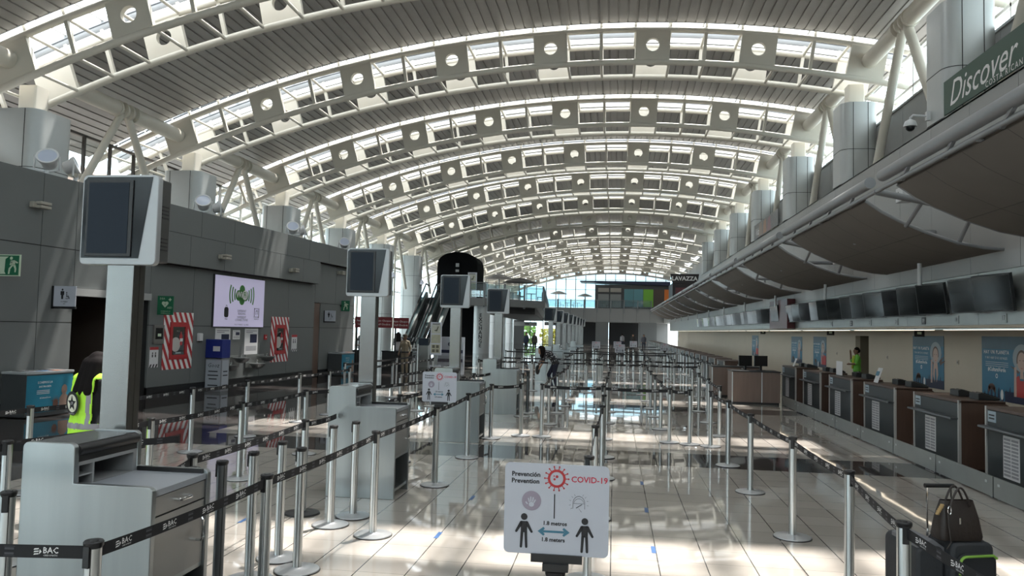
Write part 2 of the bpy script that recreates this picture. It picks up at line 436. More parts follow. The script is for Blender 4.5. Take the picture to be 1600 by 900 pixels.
def make_truss(label):
    t = thing('roof_truss', label, 'roof truss', (0, DS[0], 0), group='white arched roof trusses')
    N = 64
    for y in (0.0, BOX):
        MB().tube([arc(A_L + (A_R - A_L) * i / N, 0.50, y) for i in range(N + 1)], 0.095, 10).build('upper_chord', M_STEEL, t)
        MB().tube([arc(A_L + (A_R - A_L) * i / N, -0.57, y) for i in range(N + 1)], 0.10, 10).build('lower_chord', M_STEEL, t)
        for k in range(-5, 3):
            hole_plate(k, y, solid=k in (-5, 2)).build('end_plate' if k in (-5, 2) else 'hole_plate', M_STEEL, t, ang=0.5)
        for k in range(-6, 3):
            a = TH0 + STEP * k + 1.5 * MOD
            if A_L < a < A_R: MB().bar(arc(a, -0.5, y), arc(a, 0.45, y), 0.10, 0.10, up=(0, 1, 0)).build('post', M_STEEL, t, smooth=False)
    k = -18
    while True:
        a = TH0 + MOD * (k + 0.5); k += 1
        if a > A_R: break
        if a < A_L: continue
        MB().tube([arc(a, -0.57, 0), arc(a, -0.57, BOX)], 0.045, 8, False).build('lower_cross_tube', M_STEEL, t)
        MB().tube([arc(a, 0.50, 0), arc(a, 0.50, BOX)], 0.045, 8, False).build('upper_cross_tube', M_STEEL, t)
        for y in (0, BOX): MB().bar(arc(a, 0.55, y), arc(a, 0.815, y), 0.08, 0.08, up=(0, 1, 0)).build('deck_stub', M_STEEL, t, smooth=False)
    return t
_tr = make_truss('white arched truss nearest the camera, mostly above the picture'); _trt = tree_of(_tr)
for i, D in enumerate(DS):
    if i:
        lab = f'white arched box truss with round holes, {nth(i - 1)} visible counted from the camera'
        if i == 7: lab = 'shaded arched box truss under the closed bay without skylight'
        dup(_tr, _trt if i != 7 else [q for q in _trt if not q[1].name.startswith('deck_stub')], (0, D, 0), label=lab)

# longitudinal bracing: big pipe, node collars and inverted V struts, both sides
def bracing(side, D, label):
    x, _, z = arc(TH0 + STEP * (-5 if side < 0 else 2), 0)
    x += 0.05 * side
    t = thing('purlin_brace', label, 'roof brace', (x, D, z), group='pipe braces between trusses')
    y0, y1, ym = BOX + 0.075, 7.6 - 0.075, (BOX + 7.6) / 2
    MB().tube([(0, y0, 0), (0, ym - 0.38, 0)], 0.235, 18).build('pipe', M_STEEL, t)
    MB().tube([(0, ym + 0.38, 0), (0, y1, 0)], 0.235, 18).build('pipe', M_STEEL, t)
    c = MB(); c.tube([(0, ym - 0.42, 0), (0, ym + 0.42, 0)], 0.15, 14)
    for q in (-0.42, -0.14, 0.14, 0.42): c.tube([(0, ym + q - 0.035, 0), (0, ym + q + 0.035, 0)], 0.262, 18)
    c.build('collar', M_STEEL, t)
    zb = 4.72 - z if side < 0 else 6.86 - z
    for s in (-1, 1):
        e = (0.0, ym + s * (-zb) * 0.66, zb)
        MB().tube([(0, ym + s * 0.14, -0.1), e], 0.115 if side < 0 else 0.13, 12).build('strut', M_STEEL, t)
    return t
_bl = bracing(-1, DS[0], 'thick white pipe brace above the left wall nearest the camera'); _blt = tree_of(_bl)
_br = bracing(1, DS[0], 'thick white pipe brace above the right fascia nearest the camera'); _brt = tree_of(_br)
for i in range(1, 14):
    dup(_bl, _blt, (_bl.location.x, DS[i], _bl.location.z), label=f'thick white pipe with V struts, left side of the hall, {nth(i)} bay')
    if i < 7: dup(_br, _brt, (_br.location.x, DS[i], _br.location.z), label=f'thick white pipe with V struts, right side of the hall, {nth(i)} bay')

# columns
def column(x, z0, z1, w, d, ztop, label, group):
    t = thing('roof_column', label, 'column', (x, DS[0] + 0.75, z0), group=group)
    c = MB(); pr = rrect(w, d, 0.32, 6); H = z1 - z0
    c.prism(pr, (0, 0, 0), (1, 0, 0), (0, 1, 0), (0, 0, H))
    c.mat(1)
    for (u, v) in ((w / 2 - 0.33, -d / 2 - 0.002), (-w / 2 + 0.33, -d / 2 - 0.002)): c.box(u - 0.008, v - 0.004, 0.02, u + 0.008, v + 0.006, H - 0.01)
    for zz in (H - 1.5, H - 3.0, H - 4.5):
        if zz > 0.2: c.prism(rrect(w + 0.01, d + 0.01, 0.32, 6), (0, 0, zz), (1, 0, 0), (0, 1, 0), (0, 0, 0.015))
    c.build('cladding', [M_CLAD, M_JOINT], t, ang=0.4)
    s = MB(); s.prism(rrect(0.50, 0.50, 0.06, 3), (0, 0, H), (1, 0, 0), (0, 1, 0), (0, 0, ztop - z1)); s.build('post', M_STEEL, t)
    return t
_cl2 = column(-15.15, 0, 7.22, 1.42, 1.42, 7.95, 'silver grey clad column standing on the floor just past the left wall', 'clad columns along the left side'); _clt2 = tree_of(_cl2); _cl2.location.y = DS[3] + 0.75
_cl = column(-15.15, 4.6, 7.22, 1.42, 1.42, 7.95, 'tall clad column behind the left wall nearest the camera', 'clad columns along the left side'); _clt = tree_of(_cl)
_cr = column(7.52, 6.75, 9.32, 1.10, 1.30, 10.0, 'silver clad column above the right fascia nearest the camera', 'clad columns above the right fascia'); _crt = tree_of(_cr)
for i in range(1, 15):
    if i not in (3, 7, 8): dup(_cl if i < 3 else _cl2, _clt if i < 3 else _clt2, (-15.15, DS[i] + 0.75, 4.6 if i < 3 else 0), label=f'silver grey clad column on the left side, {nth(i - 1)} visible from the camera', rz=0)
    if i < 8: dup(_cr, _crt, (7.52, DS[i] + 0.75, 6.75), label=f'silver grey clad column above the right fascia, {nth(i - 1)} visible from the camera')

# ------------------------------------------------------------------ left wall
WD = Vector((0.06485, 1.0, 0)).normalized(); WN = Vector((WD.y, -WD.x, 0))
def LW(y, z, out=0.0):
    return Vector((-11.168 + 0.06485 * (y - 24.114), y, z)) + WN * out
def lwbox(mb, y0, y1, z0, z1, o0, o1):
    a, b = LW(y0, z0), LW(y1, z0)
    c = (a + b) / 2 + WN * ((o0 + o1) / 2); c.z = (z0 + z1) / 2
    L = (b - a).length / 2
    return mb.obox(c, WN * ((o1 - o0) / 2), WD * L, Vector((0, 0, (z1 - z0) / 2)))
w = MB(); G = 0.008
def panels(y0, y1, zs, dy, o0=0.0, ph=0.0):
    for z0, z1 in zip(zs, zs[1:]):
        y = y0
        cuts = [y0]; q = y0 + (dy - ph if ph else dy)
        while q < y1 - 0.3: cuts.append(q); q += dy
        cuts.append(y1)
        for a, b in zip(cuts, cuts[1:]): lwbox(w, a + G, b - G, z0 + G, z1 - G, o0 - 0.05, o0)
panels(4.4, 15.35, [0.26, 1.86, 3.45, 4.97], 1.5, ph=0.5)
panels(15.35, 17.9, [2.62, 3.45, 4.97], 1.27)
panels(17.9, 27.1, [0.26, 1.83, 3.42], 1.8, o0=0.0)
panels(17.95, 26.9, [3.42, 4.24], 1.62, o0=0.28, ph=0.5)
panels(17.95, 30.75, [4.24, 4.95], 1.62, o0=0.25)
panels(27.1, 30.75, [2.75, 4.24], 1.8)
panels(27.6, 30.75, [0.26, 1.83, 2.75], 1.8)
w.mat(1)
lwbox(w, 4.4, 15.35, 0, 4.9, -0.4, -0.045); lwbox(w, 15.35, 17.9, 2.64, 4.9, -0.4, -0.045); lwbox(w, 17.9, 27.1, 0, 4.9, -0.4, -0.045)
lwbox(w, 17.96, 26.89, 3.425, 4.23, -0.05, 0.24); lwbox(w, 17.96, 30.74, 4.25, 4.9, -0.05, 0.21); lwbox(w, 27.1, 30.75, 2.76, 4.9, -0.4, -0.045); lwbox(w, 27.6, 30.75, 0, 4.9, -0.4, -0.045)
w.mat(0)
lwbox(w, 30.70, 30.78, 0, 4.95, -4.2, 0.0)
w.mat(2); lwbox(w, 15.35, 17.9, 2.45, 2.62, -0.3, 0.05)
struct(w.build('wall_left', [M_PANEL, M_JOINT, M_PANELR], smooth=False))
b = MB()
for y0, y1 in ((4.4, 15.35), (17.9, 27.1), (27.6, 30.78)): lwbox(b, y0, y1, 0, 0.26, -0.05, 0.02)
struct(b.build('baseboard_left', mat('black skirting', (0.008, 0.008, 0.009), 0.35), smooth=False))
M_BROWN = mat('brown corridor paint', (0.11, 0.085, 0.072), 0.6)
c = MB(); c.box(-16.5, 17.92, 0, -11.62, 18.0, 2.62); c.box(-16.5, 15.25, 0, -11.80, 15.33, 2.62); c.box(-16.5, 15.3, 0, -16.4, 18, 2.62); c.box(-16.5, 15.3, 2.6, -11.75, 18, 2.66)
struct(c.build('wall_corridor', M_BROWN, smooth=False))
d = MB(); lwbox(d, 27.12, 27.58, 0.02, 2.74, -0.12, -0.02); struct(d.build('door_1', mat('brown door veneer', (0.12, 0.075, 0.055), 0.4), smooth=False))
# flat roof of the rooms behind the wall
r = MB(); r.prism([(-16.75, 4.4), (LW(4.4, 0).x - 0.42, 4.4), (LW(30.6, 0).x - 0.42, 30.6), (-16.75, 30.6)], (0, 0, 4.45), (1, 0, 0), (0, 1, 0), (0, 0, 0.14)); struct(r.build('ceiling_rooms', M_CONC, smooth=False))
# outer left wall and its glazing
w = MB(); w.box(-17.0, 4.2, 0, -16.8, 30.6, 4.6); w.box(-17.0, 4.2, 0, -12.46, 4.4, 4.6); struct(w.build('wall_outer_left', M_CONC, smooth=False))
def glazing(name, x, y0, y1, z0, z1, dy, zs, mw=0.07, frame=M_WHITE):
    gl = MB(); gl.box(x - 0.012, y0, z0, x + 0.012, y1, z1); o = struct(gl.build(name, M_GLASS, smooth=False))
    fr = MB(); y = y0
    while y <= y1 + 0.01: fr.box(x - 0.05, y - mw / 2, z0, x + 0.05, y + mw / 2, z1); y += dy
    for z in [z0, *zs, z1]: fr.box(x - 0.05, y0, z - 0.04, x + 0.05, y1, z + 0.04)
    fr.build('window_frame', frame, o, smooth=False)
    return o
glazing('window_1', -16.8, -16, 30.6, 4.6, 7.75, 1.27, [6.2], frame=mat('dark bronze mullion', (0.05, 0.045, 0.04), 0.4))
gl = MB(); lwbox(gl, -15.9, 4.3, 0.02, 4.0, -0.02, 0.0); eo = struct(gl.build('window_7', M_GLASS, smooth=False))   # entrance glazing behind the camera
for k in range(14): m_ = MB(); lwbox(m_, -15.9 + 1.55 * k - 0.05, -15.9 + 1.55 * k + 0.05, 0, 4.0, -0.08, 0.06); m_.build('mullion', M_TUBE, eo, smooth=False)
for z in (0.05, 2.3, 3.95): m_ = MB(); lwbox(m_, -15.9, 4.3, z - 0.05, z + 0.05, -0.08, 0.06); m_.build('transom', M_TUBE, eo, smooth=False)
m_ = MB(); lwbox(m_, -15.9, 4.39, 4.0, 4.97, -0.3, 0.0); struct(m_.build('wall_left_header', M_PANEL, smooth=False))
glazing('window_2', -16.8, 30.6, 64.4, 0, 7.75, 1.9, [2.4, 4.6, 6.2])
tb = MB(); tb.tube([(-16.5, -16, 6.35), (-16.5, 64, 6.35)], 0.10, 10); struct(tb.build('trim_1', M_STEEL))
# siding of the neighbouring building outside
s = MB(); rows = []
for i in range(17):
    z = 3.6 + 0.25 * i
    for dz, dx in ((0, 0), (0.02, 0.09), (0.22, 0.02)): rows.append([(-20.5 + dx, -8, z + dz), (-20.5 + dx, 33, z + dz)])
s.sheet(rows); tag(s.build('neighbour_building', M_PINK, smooth=False), 'pinkish corrugated siding seen outside through the left clerestory', 'building')

# ------------------------------------------------------------------ right side
def xwall(mb, x, y0, y1, z0, z1, dy, zs=(), th=0.05, ph=0.0):
    zz = [z0, *zs, z1]; cuts = [y0]; q = y0 + dy - ph
    while q < y1 - 0.2: cuts.append(q); q += dy
    cuts.append(y1)
    for a, b in zip(cuts, cuts[1:]):
        for c, d in zip(zz, zz[1:]): mb.box(x, a + 0.006, c + 0.006, x + th, b - 0.006, d - 0.006)
w = MB(); xwall(w, 7.0, -16, 65, 3.25, 6.74, 1.9); w.mat(1); w.box(7.045, -16, 2.2, 7.3, 65, 6.72); w.mat(0); w.box(7.0, -16, 6.70, 8.25, 65, 6.74)
struct(w.build('wall_right', [M_PANELR, M_JOINT], smooth=False))
w = MB(); xwall(w, 8.2, -16, 65, 6.74, 8.70, 1.9, ph=0.6); w.mat(1); w.box(8.245, -16, 6.74, 8.4, 65, 8.68); w.mat(0); w.box(8.15, -16, 8.68, 8.55, 65, 8.74)
struct(w.build('wall_right_upper', [mat('mid grey fascia panel', (0.27, 0.275, 0.27), 0.45, noise=0.04), M_JOINT], smooth=False))
glazing('window_3', 8.75, -16, 65, 8.72, 10.5, 1.9, [9.5], frame=M_WHITE)
# bulkhead band under the screens, light slot and niche
w = MB(); w.box(9.42, 65, 5.3, 9.55, 121, 10.6); w.box(7.0, 64.9, 5.3, 9.4, 65.0, 6.7); struct(w.build('wall_right_upper_far', M_PANELR, smooth=False))
w = MB(); w.box(7.0, 65, 3.26, 9.4, 112, 5.28); struct(w.build('floor_upper_right', M_PANELR, smooth=False))
w = MB(); xwall(w, 6.985, -16, 100, 2.24, 3.25, 3.65, ph=0.9); struct(w.build('wall_bulkhead', M_GREYST, smooth=False))
w = MB(); w.box(7.0, -16, 2.2, 8.1, 100, 2.25); struct(w.build('ceiling_niche', M_CREAM, smooth=False))
w = MB(); w.box(8.0, -16, 0, 8.15, 25.7, 2.3); w.box(8.0, 27.05, 0, 8.15, 100, 2.3); w.box(8.0, 25.7, 2.0, 8.15, 27.05, 2.3); struct(w.build('wall_back', M_CREAM, smooth=False))
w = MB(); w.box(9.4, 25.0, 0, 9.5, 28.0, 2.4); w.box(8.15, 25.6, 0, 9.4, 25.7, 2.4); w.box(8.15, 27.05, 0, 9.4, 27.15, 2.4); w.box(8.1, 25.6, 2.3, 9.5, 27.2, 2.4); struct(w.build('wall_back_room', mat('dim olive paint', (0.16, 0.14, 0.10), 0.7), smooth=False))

# ================================================================== BELT POSTS
def post_proto(name, polemat, label):
    t = thing(name, label, 'belt post', (0, 0, -5), group='retractable belt posts')
    p = MB(); r = 0.036; ang = []
    for q in range(4):
        a = q * PI / 2 + 0.5
        ang += [(a - 0.07, 1), (a + 0.07, 0), (a + 0.42, 0), (a + 0.80, 0), (a + 1.15, 0)]
    n = len(ang)
    vs = [(r * math.cos(a), r * math.sin(a), z) for z in (0.018, 0.948) for a, _ in ang]
    b = len(p.v); p.v.extend(vs)
    for k in range(n):
        p.cur = ang[k][1]; p.face(k, (k + 1) % n, n + (k + 1) % n, n + k)
    p.build('pole', [polemat, M_BLACKP], t, ang=1.0)
    c = MB(); c.lathe([(0.030, 0.925), (0.042, 0.948), (0.043, 0.962), (0.038, 0.968), (0.020, 0.966), (0.018, 0.970)], 20); c.build('cap', M_BLACKP, t)
    g = MB(); g.lathe([(0.176, 0.008), (0.172, 0.016), (0.10, 0.024), (0.05, 0.030), (0.045, 0.034)], 32)
    bo = g.build('base', mat('satin steel base', (0.55, 0.56, 0.57), 0.33, metal=0.75), t)
    rm = MB(); rm.lathe([(0.180, 0.0), (0.180, 0.009), (0.172, 0.010)], 32); rm.build('rim', M_BLACKP, bo)
    k = MB(); k.box(-0.016, -0.043, 0.855, 0.016, -0.030, 0.948); k.build('belt_slot', M_BLACKP, t, smooth=False)
    return t, tree_of(t)
POST, POST_T = post_proto('belt_post', M_ALU, 'silver belt post')
POSTD, POSTD_T = post_proto('belt_post', M_ALUD, 'dark grey belt post')
_first = {'s': True, 'd': True}
def post(x, y, label, dark=False, face=None):
    src, tr = (POSTD, POSTD_T) if dark else (POST, POST_T)
    key = 'd' if dark else 's'
    rz = face if face is not None else random.uniform(-0.4, 0.4)
    if _first[key]:
        _first[key] = False; src.location = (x, y, 0); src.rotation_euler = (0, 0, rz); src['label'] = label; return src
    return dup(src, tr, (x, y, 0), rz=rz, label=label)

# belt print: small arrow block mark, three letters and a fine line of small print
def logo_unit(fine):
    m = MB(); o, u, v = (0, 0, 0), (1, 0, 0), (0, 1, 0)
    for q in range(3):
        y = 0.011 - q * 0.011
        flat(m, o, u, v, [(-0.066, y - 0.0034), (-0.043, y - 0.001), (-0.041, y + 0.0046), (-0.062, y + 0.003)])
    flat(m, o, u, v, [(-0.040, -0.012), (-0.028, 0.000), (-0.037, 0.011)])
    put_text(m, 'BAC', 0.038, (0.014, 0.005, 0), u, v, res=1, bold=0.014)
    if fine: put_text(m, 'CREDOMATIC', 0.0105, (0.014, -0.0165, 0), u, v, res=1)
    return m.v, m.f
LOGO = logo_unit(True); LOGO_S = logo_unit(False)
def belt(pa, pb, z=0.913, sag=0.015, letter=True, ends=(0.04, 0.04), zb=None, name='belt'):
    """black ribbon pulled out of post pa and clipped to pb (a post or a point)"""
    A = Vector((pa.location.x, pa.location.y, 0)); B = Vector((pb.location.x, pb.location.y, 0)) if hasattr(pb, 'location') else Vector((pb[0], pb[1], 0))
    d = (B - A); L = d.length; d.normalize(); nrm = Vector((d.y, -d.x, 0)); zb = z if zb is None else zb
    rot = Matrix.Rotation(-pa.rotation_euler.z, 3, 'Z')
    n = 8; s0, s1 = ends[0], L - ends[1]
    def P(s, h, off=0.0):
        t = (s - s0) / (s1 - s0); zz = z + (zb - z) * t - sag * 4 * t * (1 - t)
        return rot @ (d * s + nrm * off + Vector((0, 0, zz + h)))
    m = MB(); h = 0.0285; ring = [(-h, -0.0015), (-h, 0.0015), (h, 0.0015), (h, -0.0015)]
    pts = [[P(s0 + (s1 - s0) * i / n, a, o) for i in range(n + 1)] for a, o in ring + ring[:1]]
    m.sheet(pts[::-1])
    bo = m.build(name, M_BELT, pa, smooth=False)
    if letter:
        vs, fs = LOGO if letter == 2 else LOGO_S
        t = MB(); g = MB(); q = s0 + 0.17; k = 0
        while q < s1 - 0.08:
            for sgn in (1, -1):
                t.add([P(q + sgn * x, y, sgn * 0.0032) for x, y, _ in vs], fs)
                if letter == 2 and q + 0.18 < s1 - 0.05:
                    for (x0, y0, x1, y1) in ((-0.022, 0.006, 0.022, 0.016), (-0.022, -0.016, 0.022, -0.006), (-0.026, 0.020, 0.026, 0.022), (-0.026, -0.022, 0.026, -0.020)):
                        g.add([P(q + 0.18 + sgn * x, y, sgn * 0.0032) for x, y in ((x0, y0), (x1, y0), (x1, y1), (x0, y1))], [(0, 1, 2, 3)])
            q += 0.36
        if t.v: t.build('lettering', M_LETTER, bo, smooth=False)
        if g.v: g.build('print', M_GREYLET, bo, smooth=False)
    return bo

def line(pts, desc, letter=True, skip=(), belts=True):
    ps = [post(x, y, f'{"silver belt post" }, {nth(i)} {desc}') for i, (x, y) in enumerate(pts)]
    if belts:
        for i in range(len(ps) - 1):
            if i not in skip: belt(ps[i], ps[i + 1], letter=letter)
    return ps
# line past the podiums, corner row and line beside the desks
A = line([(-2.28, 3.2), (-2.23, 4.82), (-2.20, 7.04), (-2.17, 9.4), (-2.17, 11.5), (-2.15, 13.6)], 'from the camera in the line past the podiums', letter=2)
AR_ = line([(-1.67, 14.1), (-1.29, 14.1), (-0.18, 14.1), (1.0, 14.05), (1.34, 13.9), (1.68, 13.75)], 'from the left in the nearest cross belt row', skip=(0, 4))
belt(A[5], AR_[0]); belt(A[0], (-4.6, 3.05), letter=2)
R = line([(1.56, 4.44), (1.74, 6.03), (1.74, 7.85), (1.70, 9.95), (1.70, 11.85)], 'from the camera in the line beside the desks', letter=2)
belt(R[4], AR_[5]); belt(R[0], (1.72, 2.2), letter=2, sag=0.02, ends=(0.04, 0.0))
RB = line([(2.02, 15.2), (2.07, 17.4), (2.12, 19.8), (2.2, 22.2)], 'past the corner of the line beside the desks')
belt(AR_[5], RB[0])
CL = line([(-0.18, 6.15), (-0.18, 8.15), (-0.14, 10.36), (-0.14, 12.1)], 'from the camera in the centre line behind the nearest sign', letter=2)
belt(CL[3], AR_[2])
CF = line([(-0.13, 16.6), (-0.12, 18.85), (-0.10, 21.4)], 'of the centre line past the nearest cross row'); belt(AR_[2], CF[0])
EL = line([(-1.32, 16.0), (-1.31, 18.2), (-1.27, 19.9), (-1.27, 21.8)], 'of the line left of centre past the cross row'); belt(AR_[1], EL[0])
DL = line([(0.955, 15.9), (0.96, 18.2), (0.95, 20.1), (0.95, 22.2)], 'of the line right of centre past the cross row'); belt(AR_[3], DL[0])
# lines along the left wall
WL = line([(-6.46, 7.87), (-6.25, 10.85), (-6.24, 12.57), (-6.22, 14.74), (-6.12, 16.1), (-6.16, 17.5)], 'from the camera in the line along the left wall', letter=2)
belt(WL[0], (-7.2, 5.6), letter=2)
SL = line([(-4.63, 7.28), (-4.61, 9.16), (-4.59, 11.14)], 'from the camera in the second line from the left wall', letter=2)
belt(SL[2], (-3.05, 15.9)); belt(SL[0], (-4.9, 5.7), letter=2)
JL = line([(-3.10, 5.42), (-3.16, 7.68)], 'of the short line joining the first two podiums', letter=2)
belt(JL[0], (-2.95, 4.66), letter=2, ends=(0.04, 0.0)); belt(JL[1], (-3.12, 8.47), letter=2, ends=(0.04, 0.0))
LO = [post(-3.38, 3.99, 'tall silver belt post at the left picture edge before the first podium'),
      post(-4.78, 5.60, 'silver belt post at the left edge behind the first podium'),
      post(-2.80, 4.92, 'silver belt post whose cap peeks over the back corner of the first podium')]
belt(LO[1], (-5.6, 3.6), letter=2); belt(LO[1], (-3.75, 6.4), letter=2)
post(-2.75, 5.21, 'dark grey belt post standing close behind the first podium', dark=True, face=-1.2)
for x, y, l in ((-2.72, 5.63, 'silver belt post next behind the dark grey post, no belt'), (-2.74, 6.19, 'silver belt post on a sunlit base, no belt, farther of two'),
                (-2.46, 5.92, 'silver belt post on a sunlit base, no belt, nearer of two'), (-2.71, 7.30, 'silver beltless post left of two before the second podium'),
                (-2.615, 7.68, 'silver beltless post close against the second podium side panel')):
    post(x, y, l, face=-1.4)
# posts in the middle distance left
PL = line([(-5.99, 18.9), (-6.03, 20.6), (-5.92, 22.1), (-5.8, 24.4)], 'of the wall line past the second podium')
QL = line([(-4.49, 15.95), (-4.46, 18.65), (-4.4, 21.2)], 'of the line behind the second podium column')
S3 = line([(-3.06, 10.88)], 'beside the far end of the second podium', belts=False); belt(S3[0], (-3.1, 9.3), letter=2); belt(S3[0], (-2.95, 12.9), letter=2, ends=(0.04, 0.0))
TL = line([(-3.02, 15.0), (-3.02, 16.6)], 'between the third and fourth podiums'); belt(TL[0], (-2.8, 13.75), ends=(0.04, 0.0)); belt(TL[1], (-2.8, 17.45), ends=(0.04, 0.0))
post(-2.02, 17.2, 'silver belt post right in front of the fourth podium'); post(-1.98, 17.9, 'dark grey belt post in front of the fourth podium', dark=True)
# far cross rows and far lines
for r, (y, x0, x1, n) in enumerate(((24.4, -4.3, 2.6, 5), (27.7, -4.2, 3.0, 5), (35.5, -5.0, 2.4, 5), (39.0, -5.0, 3.0, 5), (47.0, -5.5, 3.0, 5), (55.0, -6, 3, 5))):
    line([(x0 + (x1 - x0) * i / (n - 1), y + 0.1 * math.sin(i)) for i in range(n)], f'from left in cross belt row {["two", "three", "four", "five", "six", "seven"][r]}', letter=y < 30)
for (x, ys, d) in ((-1.85, (29.8, 32, 34), 'left of centre'), (-0.55, (29.6, 31.6, 33.4), 'near centre'), (0.45, (29.6, 31.8, 33.8), 'just right of centre'), (1.35, (29.5, 31.5, 33.5), 'right of centre'),
                   (2.25, (29.5, 31.5, 33.5), 'nearest the far desks'), (-3.2, (30, 32, 34), 'left beside the podium row')):
    line([(x + 0.03 * i, y) for i, y in enumerate(ys)], f'in the far line {d}', letter=False)
for (x, d) in ((-2.0, 'left of centre'), (-0.9, 'near centre'), (0.6, 'just right of centre'), (1.5, 'right of centre')):
    line([(x, 41 + 2.1 * i) for i in range(3)], f'in the farthest line {d}', letter=False)
line([(3.35, 25.6 + 1.55 * i) for i in range(10)], 'in the row before the far desks', letter=False)
line([(-7.0, 19.5), (-7.0, 21.7), (-6.9, 24), (-6.9, 26.2)], 'of the line before the seated kiosk hall', letter=False)
t = post(-4.536, 17.52, 'extra tall slim silver pole with a small clear tray on top', face=0)
for c in [c for p, c in tree_of(t) if c.name.startswith(('pole', 'cap', 'belt_slot'))]: bpy.data.objects.remove(c)
MB().tube([(0, 0, 0.02), (0, 0, 1.55)], 0.022, 12).build('pole', M_ALU, t)
m = MB(); m.box(-0.09, -0.06, 1.30, 0.09, 0.06, 1.31); m.build('tray', M_GLASSG, t, smooth=False)
for p_, c_ in tree_of(JL[1]):          # this post stands on a black foot
    if c_.name.startswith('base'): c_.data = c_.data.copy(); c_.data.materials[0] = M_BLACKP; c_['label'] = 'black round foot'
# strips of blue tape on the floor
for x, y, l in ((-3.6, 7.3, 'left of the beltless posts'), (-1.61, 7.18, 'nearest of two in the left aisle'), (-1.59, 8.82, 'farther of two in the left aisle'), (0.385, 10.19, 'farthest of three in the right aisle'),
                (0.381, 8.68, 'middle of three in the right aisle'), (0.38, 7.13, 'nearest of three in the right aisle')):
    m = MB(); m.box(-0.02, -0.11, 0.0, 0.02, 0.11, 0.0015); tag(m.build('floor_tape', mat('blue tape', (0.03, 0.09, 0.22), 0.5), loc=(x, y, 0.0005), smooth=False), f'short blue tape mark on the floor, {l}', 'floor tape', 'blue floor tape marks')

